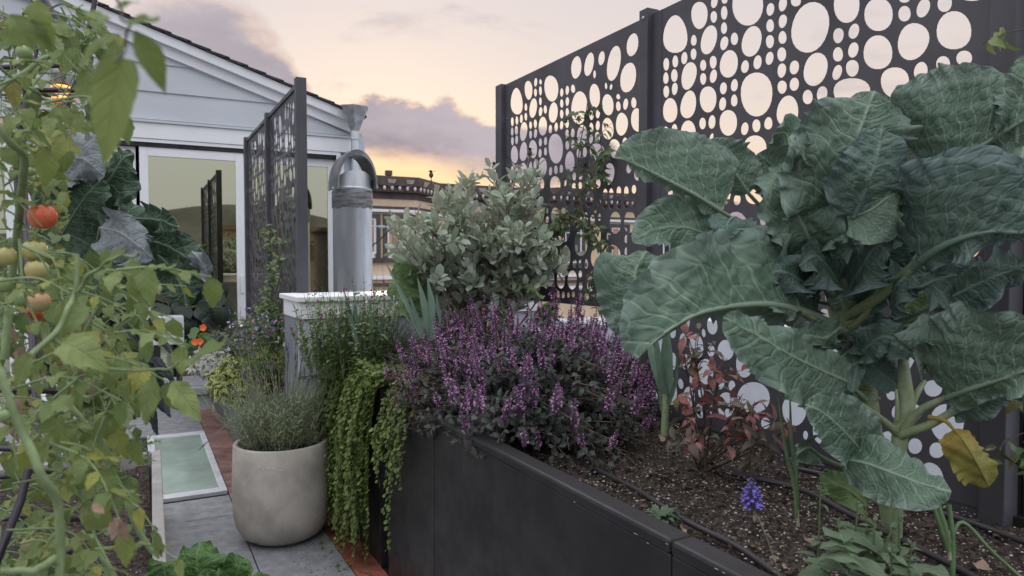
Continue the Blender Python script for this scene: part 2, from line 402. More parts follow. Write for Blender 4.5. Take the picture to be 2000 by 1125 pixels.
def chips(n, x0, x1, y0, y1, z, smin, smax, seed, flat=0.5, bias=None):
    rg = np.random.default_rng(seed); sp = Soup()
    o = np.array([[1, 0, 0], [0, 1, 0], [-1, 0, 0], [0, -1, 0], [0, 0, 1], [0, 0, -1]], float)
    f = np.array([[0, 1, 4], [1, 2, 4], [2, 3, 4], [3, 0, 4], [1, 0, 5], [2, 1, 5], [3, 2, 5], [0, 3, 5]])
    Vs, Fs = [], []
    for k in range(n):
        s = smin*(smax/smin)**(rg.random()**1.7)
        v = o*rg.uniform(0.5, 1.2, (6, 1))*np.array([1, rg.uniform(0.5, 1), flat])*s
        a = rg.uniform(0, 6.28); c, q = np.cos(a), np.sin(a)
        v = v @ np.array([[c, -q, 0], [q, c, 0], [0, 0, 1]])
        Vs.append(v+[rg.uniform(x0, x1), rg.uniform(y0, y1), z+rg.uniform(-0.004, 0.014)]); Fs.append(f+6*k)
    return np.concatenate(Vs), np.concatenate(Fs)
# ------------------------------------------------------------------ black planters
PX, PZ, SZ = 0.898, 0.766, 0.672
t = thing('raised_planter', 'long black metal raised planter with bare dark soil, in front on the right', 'planter', (1.35, 1.0, 0))
for a, b in ((-1.2, 1.045), (1.049, 2.28), (2.284, 2.8)):
    obj('side_panel', box(PX, PX+0.02, a, b, 0.0, PZ-0.03), black_m, t, bevel=0.003)
for a, b in ((-1.2, 1.045), (1.049, 2.8)):
    obj('rim', box(PX-0.004, PX+0.055, a, b, PZ-0.03, PZ), black_m, t, bevel=0.008)
obj('end_panel', box(PX+0.02, 1.83, 2.775, 2.797, 0, PZ-0.02), black_m, t, bevel=0.003)
obj('end_rim', box(PX+0.056, 1.83, 2.745, 2.803, PZ-0.03, PZ-0.002), black_m, t, bevel=0.006)
obj('back_panel', box(1.815, 1.835, -1.2, 2.77, 0, 0.70), black_m, t)
obj('soil', soil_sheet(PX+0.02, 1.816, -1.2, 2.776, SZ, 240, 0.032, 3), soil_m, t, smooth=True)
obj('perlite', chips(6000, PX+0.05, 1.81, 0.3, 2.2, SZ+0.006, 0.0014, 0.0062, 5), mat('perlite', (0.46, 0.42, 0.38), 0.9, var=0.3, vs=80), t, kind='stuff')
obj('bark_chips', chips(7000, PX+0.03, 1.81, 0.2, 2.7, SZ+0.004, 0.002, 0.016, 6, 0.4), mat('bark', (0.10, 0.074, 0.06), 0.95, var=0.5, vs=90, spec=0.2), t, kind='stuff')
obj('straw', chips(500, PX+0.03, 1.81, 0.2, 2.7, SZ+0.008, 0.003, 0.013, 8, 0.12), mat('straw', (0.26, 0.19, 0.12), 0.9, var=0.4, vs=50), t, kind='stuff')
t = thing('raised_planter', 'black metal planter hidden under the trailing lime creeper, beyond the long planter', 'planter', (1.35, 3.2, 0))
obj('side_panel', box(PX, PX+0.02, 2.9, 3.62, 0, PZ), black_m, t)
obj('side_panel', box(PX+0.02, 1.83, 2.9, 2.92, 0, PZ), black_m, t)
obj('side_panel', box(PX+0.02, 1.83, 3.60, 3.62, 0, PZ), black_m, t)
obj('soil', soil_sheet(PX+0.02, 1.83, 2.92, 3.6, SZ+0.03, 40, 0.02, 4), soil_m, t, smooth=True)
t = thing('raised_planter', 'dark grey planter along the path holding yellow-edged sage and the left screen', 'planter', (0.9, 5.9, 0))
gp_m = mat('grey_planter_metal', (0.10, 0.105, 0.115), 0.5, var=0.04)
obj('side_panel', box(0.585, 0.605, 4.3, 7.45, 0, 0.52), gp_m, t, bevel=0.004)
obj('side_panel', box(0.605, 1.5, 4.3, 4.32, 0, 0.52), gp_m, t, bevel=0.004)
obj('side_panel', box(0.605, 1.5, 7.43, 7.45, 0, 0.52), gp_m, t, bevel=0.004)
obj('soil', soil_sheet(0.605, 1.5, 4.32, 7.43, 0.47, 40, 0.02, 9), soil_m, t, smooth=True)
# drip tubes
drip_m = mat('drip_tube', (0.035, 0.03, 0.034), 0.5)
def drip(pts, label, r=0.0075):
    w = [onZ(x, y, SZ+0.012+r*0.8) for x, y in pts]
    single('drip_tube', tube(w, r, 8, 40), drip_m, label, 'irrigation tube', 'drip tubes on the planter soil', smooth=True)
drip([(1160, 915), (1240, 955), (1335, 1015), (1440, 1068), (1530, 1130), (1700, 1240)], 'black drip tube lying on the soil nearest the planter rim')
drip([(1430, 925), (1560, 955), (1660, 1005), (1760, 1055), (1870, 1110), (2000, 1185)], 'black drip tube crossing the middle of the soil under the kale')
drip([(1540, 912), (1640, 935), (1800, 990), (1900, 1022), (2030, 1070)], 'black drip tube at the foot of the perforated screen')
# ------------------------------------------------------------------ left trough
t = thing('trough_planter', 'low planter with taupe edging curb and dark soil left of the path', 'planter', (-0.4, 2.5, 0))
cz = 0.35
obj('curb', prism([(0.018, 2.0), (0.058, 2.0), (0.088, 3.99), (0.045, 3.95)], 0, cz), mat('taupe_curb', (0.33, 0.31, 0.295), 0.5, var=0.12, vs=9), t, bevel=0.004)
obj('end_board', box(-0.9, 0.045, 3.95, 3.985, 0, cz-0.005), mat('taupe_curb', (1, 1, 1)), t, bevel=0.004)
obj('soil', soil_sheet(-0.9, 0.03, 1.2, 3.955, 0.29, 130, 0.03, 11), soil_m, t, smooth=True)
obj('perlite', chips(500, -0.6, 0.02, 1.4, 3.9, 0.292, 0.002, 0.006, 15), MATS['perlite'], t, kind='stuff')
obj('bark_chips', chips(2500, -0.6, 0.02, 1.4, 3.9, 0.293, 0.003, 0.013, 16, 0.35), MATS['bark'], t, kind='stuff')
# ------------------------------------------------------------------ perforated screens
HOLES2 = [(196,180,62,97,0),(319,85,43,70,0),(395,15,18,33,10),(392,93,18,30,0),(447,5,16,20,0),(445,72,18,35,0),(444,150,17,30,0),(565,40,80,98,0),(290,212,16,28,0),(289,283,16,29,0),(367,210,40,76,14),(445,228,21,36,12),(497,205,20,32,0),(585,218,50,80,14),(680,55,21,33,8),(743,30,22,36,10),(679,138,21,33,0),(743,116,22,35,10),(678,220,22,34,0),(742,198,22,33,0),(676,305,21,34,10),(738,285,24,36,0),(738,368,23,37,6),(802,352,25,36,8),(810,8,27,32,0),(883,147,94,132,16),(1068,30,67,95,0),(1230,82,74,85,0),(1026,190,28,39,6),(1105,167,27,40,18),(1024,285,27,37,0),(1102,263,27,40,14),(1020,378,24,40,18),(1097,357,34,43,0),(910,362,60,87,16),(1227,275,75,87,0),(1405,222,78,97,22),(1362,78,33,40,0),(1457,50,33,50,22),(1566,25,38,45,8),(1613,163,90,98,0),(1771,52,42,53,14),(1774,158,40,44,0),(1772,265,40,42,0),(1558,335,37,40,0),(1665,305,42,38,0),(1445,370,36,46,12),(1447,462,33,35,0),(1313,430,73,78,0),(1095,480,95,73,0),(870,503,27,37,0),(943,488,28,40,10),(768,575,56,80,6),(740,453,25,34,0),(802,438,25,34,6),(610,490,82,113,0),(551,347,21,33,8),(615,325,22,36,8),(469,333,47,71,8),(389,325,19,33,0),(338,340,17,28,0),(390,396,19,35,10),(338,410,17,30,0),(265,395,38,72,12),(242,303,17,32,4),(196,320,16,31,0),(150,335,16,33,0),(148,405,15,30,0),(191,392,18,33,0),(150,475,16,31,0),(193,461,16,32,4),(170,570,38,63,0),(263,540,40,72,10),(363,515,44,67,0),(441,458,19,31,4),(497,442,19,32,6),(437,538,19,34,6),(496,520,18,31,0),(466,635,46,66,0),(550,665,20,33,8),(609,650,22,33,0),(670,637,22,32,4),(335,638,18,30,0),(383,630,19,35,4),(262,690,40,68,0),(192,668,16,28,0),(148,680,15,27,0),(602,765,60,66,0),(1705,-12,60,26,0),(1362,0,28,22,0)]
HOLES2B = [(1475-0,668,0,0,0)]
# lower part of the sheet as the far panel shows it (zoomed crop of the photo, 2.679 px per photo px)
HOLES1 = [(335,375,23,40,0),(378,350,12,22,0),(325,300,24,30,0),(597,265,13,28,0),(628,262,13,28,0),(668,250,13,25,0),(707,250,13,26,0),(747,240,13,23,0),(597,325,13,25,0),(630,320,14,25,0),(668,318,14,25,0),(706,315,14,25,0),(744,310,13,25,0),(650,415,30,58,0),(725,410,31,58,0),(495,390,12,30,0),(530,400,13,28,0),(465,395,10,22,0),(547,485,28,53,0),(708,500,13,22,0),(707,565,12,20,0),(470,520,34,70,0),(632,595,48,65,0),(546,600,26,50,0),(390,595,25,60,0),(437,630,11,22,0),(467,630,11,22,0),(497,630,10,25,0),(300,700,30,50,0),(365,710,22,50,0),(424,715,25,50,0),(466,685,10,20,0),(468,745,10,22,0),(520,735,20,40,0),(617,705,28,40,0),(350,790,9,18,0),(377,793,9,18,0),(404,793,8,15,0),(467,800,10,18,0),(500,800,12,20,0),(575,790,12,20,0),(600,815,9,16,0),(430,790,9,16,0),(258,215,20,35,0),(325,230,34,55,0),(380,190,19,30,0),(434,172,11,22,0),(467,168,11,22,0),(433,225,12,18,0),(465,220,11,20,0),(497,220,11,23,0),(530,215,13,23,0),(560,210,13,25,0)]
# lowest part as the near panel shows it, in photo px
HOLES3 = [(1840,604,84,62,0),(1310,649,6,11,0),(1333,629,10,17,0),(1384,685,7.5,11,0),(1404,608,7,8,0),(1449,608,24,13,0),(1412,683,16,20,0),(1373,725,16,25,0),(1310,705,7,17,0),(1403,716,7,13,0),(1402,747,8,12,0),(1424,752,7,10,0),(1364,765,6,10,0),(1341,774,12,20,0),(1413,792,17,27,0),(1385,799,4,9,0),(1466,775,32,30,0),(1489,825,9,11,0),(1903,819,15,16,0),(1902,858,15,15,0),(1840,824,33,37,0),(1778,869,14,15,0),(1820,877,15,15,0),(1860,893,15,25,0),(1762,803,30,20,0),(1728,856,18,16,0),(1813,757,18,16,0),(1864,776,9,9,0),(1510,660,12,30,0),(1560,720,10,20,0),(1545,800,24,30,0),(1600,840,20,26,0),(1905,770,15,18,0),(1640,800,28,40,0),(1690,800,18,22,0)]
def hole_poly(cx, cy, a, b, tilt, fn, n=22, egg=0.0):
    th = np.linspace(0, 2*np.pi, n, endpoint=False); c, s = np.cos(th), np.sin(th)
    x = a*np.sign(c)*np.abs(c)**0.94*(1-egg*s); y = b*np.sign(s)*np.abs(s)**0.94
    r = R(tilt); X = cx+x*math.cos(r)-y*math.sin(r); Y = cy+x*math.sin(r)+y*math.cos(r)
    o = np.array([fn(q, w) for q, w in zip(X, Y)]); return o
def build_pattern():
    polys = []
    rg = np.random.default_rng(4)
    def st2(x, y, Y0): p = onX(x, y, 1.8); return (Y0-p[1], p[2])
    def dens(p, k=6):
        q = np.roll(p, -1, 0); f = np.arange(k)/k
        return (p[:, None]*(1-f)[None, :, None]+q[:, None]*f[None, :, None]).reshape(-1, 2)
    def inside(pt, q):
        x0, y0 = q.T; x1, y1 = np.roll(q, -1, 0).T
        c = ((y0 > pt[1]) != (y1 > pt[1])) & (pt[0] < (x1-x0)*(pt[1]-y0)/(y1-y0+1e-12)+x0)
        return c.sum() % 2 == 1
    def tryadd(p, gap=0.006):
        if p[:, 0].min() < 0.012 or p[:, 0].max() > 1.25 or p[:, 1].min() < 0.72 or p[:, 1].max() > 2.245: return
        lo, hi = p.min(0)-gap, p.max(0)+gap; pd = dens(p)
        for q, qd, ql, qh in polys:
            if (ql > hi).any() or (qh < lo).any(): continue
            if inside(p.mean(0), q) or inside(q.mean(0), p): return
            if np.min(((pd[:, None]-qd[None])**2).sum(2)) < gap*gap: return
        polys.append((p, pd, p.min(0), p.max(0)))
    for cx, cy, a, b, t in HOLES2:
        tryadd(hole_poly(cx, cy, a, b, t, lambda x, y: st2(1240+x/2.632, y/2.632, 2.245), egg=-0.22 if (cx, cy) == (196, 180) else rg.uniform(-0.12, 0.12)), 0.0015)
    for cx, cy, a, b, t in HOLES1: tryadd(hole_poly(cx, cy, a, b, t, lambda x, y: st2(960+x/2.679, 280+y/2.679, 3.49), egg=rg.uniform(-0.1, 0.1)), 0.004)
    for cx, cy, a, b, t in HOLES3: tryadd(hole_poly(cx, cy, a, b, t, lambda x, y: st2(x, y, 2.245), egg=rg.uniform(-0.1, 0.1)), 0.004)
    for k in range(3200):
        r = 0.055*(1-k/3200)**1.5+0.0125
        s, tt = rg.uniform(0.03, 1.23), rg.uniform(0.74, 2.2)
        tryadd(hole_poly(s, tt, r*rg.uniform(0.75, 1), r*rg.uniform(0.9, 1.25), rg.uniform(-25, 25), lambda x, y: (x, y), 18), 0.009)
    return [p[0] for p in polys]
PAT = build_pattern()
def panel_mesh(name, s1, t0, t1, thick=0.003):
    cu = bpy.data.curves.new(name, 'CURVE'); cu.dimensions = '2D'; cu.fill_mode = 'BOTH'; cu.extrude = thick/2
    def spl(p):
        sp = cu.splines.new('POLY'); sp.points.add(len(p)-1)
        for q, (a, b) in zip(sp.points, p): q.co = (a, b, 0, 1)
        sp.use_cyclic_u = True
    spl([(0, t0), (s1, t0), (s1, t1), (0, t1)])
    for p in PAT:
        if p[:, 0].max() < s1-0.008 and p[:, 1].min() > t0+0.01 and p[:, 1].max() < t1-0.01: spl(p)
    o = bpy.data.objects.new(name, cu); COL.objects.link(o)
    me = bpy.data.meshes.new_from_object(o.evaluated_get(bpy.context.evaluated_depsgraph_get()))
    n = len(me.vertices); v = np.zeros(n*3); me.vertices.foreach_get('co', v); v = v.reshape(-1, 3)
    w = np.stack([v[:, 2], -v[:, 0], v[:, 1]], 1)       # s runs towards the camera (-Y), t is height
    me.vertices.foreach_set('co', w.ravel()); me.update()
    bpy.data.objects.remove(o); bpy.data.curves.remove(cu)
    me.materials.clear(); me.materials.append(screen_m); me.name = name
    me.polygons.foreach_set('use_smooth', np.zeros(len(me.polygons), dtype=bool))
    return me
full = panel_mesh('perforated_panel', 1.262, 0.70, 2.268)
short = panel_mesh('perforated_panel', 1.225, 1.10, 2.268)
def link(me, name, parent, loc):
    o = bpy.data.objects.new(name, me); o.parent = parent; o.location = np.array(loc)-wl(parent); COL.objects.link(o); return o
def bolt(p, parent): 
    V, F = lathe([(0, 0.006), (0.005, 0.005), (0.007, 0.001), (0.007, 0)], (0, 0, 0), 10)[:2]
    V = np.stack([-V[:, 2], V[:, 1], V[:, 0]], 1)+p
    obj('bolt', (V, F), zinc_m, parent, smooth=True)
t = thing('privacy_screen', 'tall black metal screen with pebble-shaped holes standing behind the kale', 'screen', (1.8, 2.2, 0))
link(short, 'perforated_panel', t, (1.80, 3.492, 0)); link(full, 'perforated_panel', t, (1.80, 2.232, 0))
for y0, y1, zt in ((3.49, 3.56, 2.272), (2.231, 2.283, 2.29)):
    obj('post', box(1.772, 1.83, y0, y1, 0, zt), screen_m, t, bevel=0.003)
obj('edge_flange', box(1.797, 1.803, 2.175, 2.231, 1.2, 2.268), screen_m, t)
obj('post', box(1.775, 1.835, 0.91, 0.968, 0, 2.3), screen_m, t, bevel=0.003)
obj('kick_plate', box(1.802, 1.808, 0.968, 2.231, 0.45, 0.70), screen_m, t)
for z in (2.255, 1.488, 0.95): bolt((1.772, 2.255, z), t)
t = thing('metal_panel', 'plain dark metal corner panel at the right edge beyond the kale', 'panel', (2.1, 0.90, 0))
for a, b in ((1.84, 1.90), (1.906, 2.4), (2.406, 2.9)): obj('panel_board', box(a, b, 0.88, 0.906, 0, 2.4), black_m, t, bevel=0.003)
obj('backing', box(1.836, 2.9, 0.907, 0.912, 0, 2.4), black_m, t)
t = thing('privacy_screen', 'black pebble-hole metal screen seen edge-on in front of the glass doors', 'screen', (0.85, 5.3, 0))
LXs = 0.85
for y in (6.47, 5.35):
    o = link(full, 'perforated_panel', t, (LXs, y-0.03, 0.06)); o.scale = (1, 0.86, 1)
for y0, zt in ((6.43, 2.36), (5.31, 2.36), (4.21, 2.36)): obj('post', box(LXs-0.03, LXs+0.03, y0, y0+0.06, 0.3, zt), screen_m, t, bevel=0.003)
for q in (box(LXs-0.012, LXs+0.012, 4.27, 5.31, 2.32, 2.345), box(LXs-0.012, LXs+0.012, 5.37, 6.43, 2.32, 2.345)): obj('top_rail', q, screen_m, t)
# ================================================================== BUILDINGS
HY = 7.67
hs = thing('house', 'pale grey sided house with gable roof and white sliding glass doors', 'house', (0, HY+1, 0))
rk = lambda x: 3.31-0.322*(x-0.196) if x > -1.6 else 3.31-0.322*(-1.796)-0.322*(-1.6-x)       # underside of the rake on the wall
obj('wall', (np.array([[-5, HY+.02, 0], [-2.35, HY+.02, 0], [-2.35, HY+.02, 2.46], [1.93, HY+.02, 2.46], [1.93, HY+.02, 0], [2.2, HY+.02, 0], [2.2, HY+.02, 2.67], [-1.6, HY+.02, 3.90], [-5, HY+.02, 2.80]]), [[0, 1, 2, 8], [2, 3, 6, 7], [2, 7, 8], [4, 5, 6, 3]]), side_m, hs)
obj('side_wall', box(2.16, 2.2, HY+0.03, 13, -7, 2.70), side_m, hs)
obj('corner_board', box(2.07, 2.215, HY-0.03, HY+0.02, 0, 2.62), side_m, hs, bevel=0.004)
zs = [2.655, 2.92, 3.185, 3.45, 3.715, 3.98]
for k in range(5):
    z0, z1 = zs[k]+0.004, zs[k+1]+0.03
    xr = lambda z: min(2.068, 0.196+(3.31-z)/0.322); xl = lambda z: max(-5, -1.6-(0.196+(3.31-z)/0.322+1.6))
    if z1 > 3.98: z1 = 3.98
    a0, a1, b0, b1 = xl(z0), xl(z1), xr(z0), xr(z1)
    V = np.array([[a0, HY-.022, z0], [b0, HY-.022, z0], [b1, HY-.004, z1], [a1, HY-.004, z1], [a0, HY+.018, z0], [b0, HY+.018, z0], [b1, HY+.018, z1], [a1, HY+.018, z1]])
    obj('siding_board', (V, np.array([[0, 1, 2, 3], [0, 4, 5, 1], [1, 5, 6, 2], [3, 2, 6, 7], [0, 3, 7, 4]])), side_m, hs)
obj('header_band', box(-5, 2.065, HY-0.03, HY+0.02, 2.475, 2.625), white_m, hs, bevel=0.003)
obj('header_cap', box(-5, 2.069, HY-0.05, HY+0.02, 2.627, 2.65), side_m, hs)
for k, (dz0, dz1, y0) in enumerate(((-0.02, 0.075, HY-0.06), (0.077, 0.165, HY-0.12))):
    for (xa, xb) in ((-1.6, 2.12), (-1.6, -5.3)):
        za, zb = rk(-1.59), (rk(xb) if xb > 0 else rk(-1.6)-0.322*3.7)
        V = np.array([[xa, y0, za+dz0], [xb, y0, zb+dz0], [xb, y0, zb+dz1], [xa, y0, za+dz1], [xa, HY+.01, za+dz0], [xb, HY+.01, zb+dz0], [xb, HY+.01, zb+dz1], [xa, HY+.01, za+dz1]])
        F = QB.copy() if xb > xa else QB[:, ::-1]
        obj('rake_board', (V, F), white_m, hs)
# shingled roof: courses with stepped butts showing on the rake
nS = 22
for k in range(nS):
    for sgn in (1, -1):
        x0, x1 = -1.6+sgn*3.76*k/nS, -1.6+sgn*3.76*(k+1.25)/nS
        z0 = rk(-1.59)+0.17-0.322*3.76*k/nS; z1 = rk(-1.59)+0.17-0.322*3.76*(k+1.25)/nS
        V = np.array([[x0, HY-.15, z0], [x1, HY-.15, z1+.012], [x1, 13, z1+.012], [x0, 13, z0], [x0, HY-.15, z0+.018], [x1, HY-.15, z1+.034], [x1, 13, z1+.034], [x0, 13, z0+.018]])
        obj('shingle', (V, QB if sgn > 0 else QB[:, ::-1]), shing_m, hs)
# sliding doors
gm = bpy.data.materials.new('door_glass'); gm.use_nodes = True
n_, M_, S_, X_, R_ = mk(gm.node_tree)
gl_ = n_('ShaderNodeBsdfGlossy', {'Color': (0.88, 0.89, 0.66, 1), 'Roughness': 0.015})
tr_ = n_('ShaderNodeBsdfTransparent', {0: (0.42, 0.48, 0.43, 1)})
lw_ = n_('ShaderNodeLayerWeight', {0: 0.25})
gm.node_tree.links.new(n_('ShaderNodeMixShader', {0: M_('ADD', M_('MULTIPLY', lw_.outputs[0], 0.3), 0.50, clamp=True), 1: tr_.outputs[0], 2: gl_.outputs[0]}).outputs[0], gm.node_tree.nodes['Material Output'].inputs[0])
obj('door_head', box(-2.35, 1.95, HY-0.02, HY+0.08, 2.44, 2.472), white_m, hs)
obj('door_track', box(-2.35, 1.92, HY-0.012, HY+0.06, 2.40, 2.438), dark_m, hs)
obj('door_sill', box(-2.4, 1.97, HY-0.16, HY+0.1, 0.0, 0.062), white_m, hs, bevel=0.004)
obj('door_post', box(1.905, 1.985, HY-0.025, HY+0.08, 0.062, 2.44), white_m, hs)
def door(x0, x1, y, z0=0.066, z1=2.398):
    d = obj('sliding_door', box(x0, x0+0.075, y, y+0.04, z0, z1), white_m, hs, bevel=0.003)
    for q in (box(x1-0.075, x1, y, y+0.04, z0, z1), box(x0+0.075, x1-0.075, y, y+0.039, z1-0.085, z1), box(x0+0.075, x1-0.075, y, y+0.039, z0, z0+0.1)): obj('door_frame', q, white_m, d, bevel=0.003)
    obj('pane', box(x0+0.075, x1-0.075, y+0.015, y+0.021, z0+0.1, z1-0.085), gm, d)
    return d
d1 = door(0.03, 0.965, HY); door(0.93, 1.90, HY+0.043); door(-0.92, 0.0, HY+0.043); door(-1.86, -0.95, HY)
obj('door_handle', box(0.925, 0.945, HY-0.035, HY-0.001, 0.98, 1.16), white_m, d1, bevel=0.004)
# room behind the glass
rm = mat('room_wall', (0.085, 0.09, 0.085), 0.9)
ro = obj('room', (np.array([[-3, HY+.12, 0], [2.1, HY+.12, 0], [2.1, 11, 0], [-3, 11, 0], [-3, HY+.12, 2.7], [2.1, HY+.12, 2.7], [2.1, 11, 2.7], [-3, 11, 2.7]]), [[0, 1, 2, 3], [4, 7, 6, 5], [2, 6, 7, 3], [0, 3, 7, 4], [1, 5, 6, 2]]), rm, hs)
obj('cabinet', box(0.1, 1.0, HY+0.5, HY+1.0, 0, 1.06), mat('pale_cabinet', (0.62, 0.68, 0.62), 0.5), ro)
obj('counter', box(-2.6, 2.0, 10.0, 10.7, 0, 0.95), mat('pale_cabinet', (1, 1, 1)), ro)
obj('armchair', (lambda v: v)(box(1.3, 1.8, HY+0.6, HY+0.75, 0.2, 1.15)), dark_m, ro, bevel=0.08)
rr = thing('ring_lamp', 'thin ring pendant lamp hanging behind the glass door', 'lamp', (0.4, HY+0.9, 2.1))
th = np.linspace(0, 2*np.pi, 40)
obj('ring', tube(np.stack([0.40+0.24*np.cos(th), HY+0.9+0.24*np.sin(th), np.full(40, 2.16)], 1), 0.006, 5), dark_m, rr)
for a in (0.4, 2.5, 4.4): obj('wire', tube([(0.40+0.24*np.cos(a), HY+0.9+0.24*np.sin(a), 2.16), (0.40, HY+0.9, 2.7)], 0.0015, 4), dark_m, rr)
# wall lamp
wl_t = thing('wall_lamp', 'cylindrical metal wall lamp glowing orange beside the tomato cage', 'lamp', onY(118, 160, HY-0.1))
c = onY(118, 160, HY-0.1)
lv = c[2]
obj('body', lathe([(0, 0.16), (0.072, 0.16), (0.075, 0.155), (0.075, 0.0), (0.07, 0.0)], (c[0], c[1], lv-0.02), 24)[:2], mat('brushed_metal', (0.5, 0.47, 0.45), 0.35, metal=0.9, stretch=(1, 1, 0.1), vs=20), wl_t, smooth=True)
for k in range(3): obj('glow_ring', lathe([(0.06, 0), (0.073, 0), (0.073, 0.02), (0.06, 0.02)], (c[0], c[1], lv-0.055-0.05*k), 24)[:2], mat('lamp_glow', (1.0, 0.36, 0.08), 0.5, var=0, emit=2.2), wl_t, smooth=True)
for k in range(3): obj('collar', lathe([(0.055, 0), (0.07, 0), (0.07, 0.028), (0.055, 0.028)], (c[0], c[1], lv-0.085-0.05*k), 24)[:2], MATS['brushed_metal'], wl_t, smooth=True)
obj('bracket', box(c[0]-0.03, c[0]+0.03, c[1]+0.03, HY-0.02, lv-0.1, lv+0.06), MATS['brushed_metal'], wl_t)
# rain head on the corner
t = thing('rain_head', 'galvanised funnel rain head and thin downpipe on the house corner', 'downpipe', onY(693, 262, 7.42))
cx, cyy = onY(693, 262, 7.42)[0], 7.42
ztop, zbot = onY(693, 212, 7.42)[2], onY(693, 262, 7.42)[2]
def frustum(n, r0, r1, z0, z1, sx=1.0, sy=0.75, rot=0.26):
    a = np.arange(n)/n*2*np.pi+rot
    V = np.concatenate([np.stack([cx+r*sx*np.cos(a), cyy+r*sy*np.sin(a), np.full(n, z)], 1) for r, z in ((r0, z0), (r1, z1))])
    return V, [[i, (i+1) % n, n+(i+1) % n, n+i] for i in range(n)]
zn2_m = mat('weathered_zinc', (0.36, 0.385, 0.40), 0.5, metal=0.5, var=0.25, vs=9)
obj('funnel', frustum(6, 0.035, 0.15, zbot, ztop), zn2_m, t)
obj('rim', frustum(6, 0.152, 0.16, ztop-0.004, ztop+0.02), zn2_m, t)
V, F = frustum(6, 0.155, 0.02, ztop+0.01, ztop+0.045); obj('lid', (V, F+[[6, 7, 8, 9, 10, 11]]), MATS['weathered_zinc'], t)
obj('downpipe', tube([(cx, cyy, zbot+0.01), (cx+.005, cyy, zbot-0.25), (cx+.005, cyy, 0.1)], 0.036, 12), zinc_m, t, smooth=True)
obj('collar', tube([(cx, cyy, zbot+0.03), (cx, cyy, zbot-0.06)], 0.045, 12), zinc_m, t, smooth=True)
obj('bracket', box(cx-0.05, cx+0.05, cyy+0.03, HY+0.0, zbot-0.2, zbot-0.17), zinc_m, t)
# vent duct
VX, VY, VR = 1.735, 6.4, 0.175
t = thing('vent_pipe', 'fat galvanised vent duct with arched cut-open top by the house corner', 'duct', (VX, VY, 0))
obj('duct', lathe([(VR, 0), (VR, 1.945), (VR+.006, 1.95), (VR+.006, 1.965), (VR, 1.97)], (VX, VY, 0), 48)[:2], zinc_m, t, smooth=True)
V, F = lathe([(VR+.004, 1.78), (VR+.007, 1.79), (VR+.008, 1.86), (VR+.007, 1.925), (VR+.003, 1.94)], (VX, VY, 0), 48)
rg = np.random.default_rng(2); V[:48, 2] += rg.normal(0, 0.006, 48)
obj('sealant_band', (V, F), band_m, t, smooth=True)
# hood: front apron rises to an arch, back sheet and a bent strip over it
def apron(side, hgt, zb):
    Vv, Ff = [], []; n = 24
    for i in range(n+1):
        a = math.pi*i/n; x = -VR*math.cos(a)*0.985; y = side*VR*math.sin(a)*0.985
        zt = zb+hgt*math.sin(a)**0.7
        Vv += [[VX+x, VY+y, zb], [VX+x, VY+y, zt]]
    for i in range(n): Ff.append([2*i, 2*i+2, 2*i+3, 2*i+1])
    return np.array(Vv), Ff
obj('apron', apron(-1, 0.145, 1.965), zinc_m, t, smooth=True)
obj('back_sheet', apron(1, 0.05, 1.965), zinc_m, t, smooth=True)
Vv, Ff, n = [], [], 28
for i in range(n+1):
    a = math.pi*(-0.04+1.08*i/n); x, z = -(VR+.002)*math.cos(a), 0.305*math.sin(a)
    for (dr, y) in ((1.0, -0.19), (1.0, 0.17), (0.955, 0.17), (0.83+0.1*abs(math.cos(a)), -0.19)):
        Vv.append([VX+x*dr, VY+y, 1.985+z*dr])
for i in range(n):
    for k in range(4): Ff.append([4*i+k, 4*i+(k+1) % 4, 4*i+4+(k+1) % 4, 4*i+4+k])
obj('hood', (np.array(Vv), Ff), mat('hood_metal', (0.24, 0.25, 0.265), 0.5, metal=0.6, var=0.3), t, smooth=False)
obj('base_flange', lathe([(VR+.002, 0.1), (VR+.03, 0.1), (VR+.03, 0.12), (VR+.002, 0.12)], (VX, VY, 0), 32)[:2], zinc_m, t)
# white capped parapet box of grey clapboard
t = thing('parapet_box', 'boxed-in parapet of grey clapboard with a white metal cap', 'parapet', (1.4, 4.0, 0))
bx0, bx1 = 0.735, 2.15
obj('cap', box(bx0-0.015, bx1, 3.735, 4.25, 1.09, 1.118), white_m, t, bevel=0.004)
obj('trim', box(bx0, bx1, 3.752, 4.2, 1.0, 1.089), white_m, t, bevel=0.003)
obj('core', box(bx0+.005, bx1, 3.775, 4.2, 0, 0.999), greyb_m, t)
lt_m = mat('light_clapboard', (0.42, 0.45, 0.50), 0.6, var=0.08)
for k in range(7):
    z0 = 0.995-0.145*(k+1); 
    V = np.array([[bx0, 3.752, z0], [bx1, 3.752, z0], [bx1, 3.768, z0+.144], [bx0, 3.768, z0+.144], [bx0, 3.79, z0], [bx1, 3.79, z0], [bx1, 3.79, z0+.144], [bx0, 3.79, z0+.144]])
    obj('clapboard', (V, QB), lt_m if k < 3 else greyb_m, t)
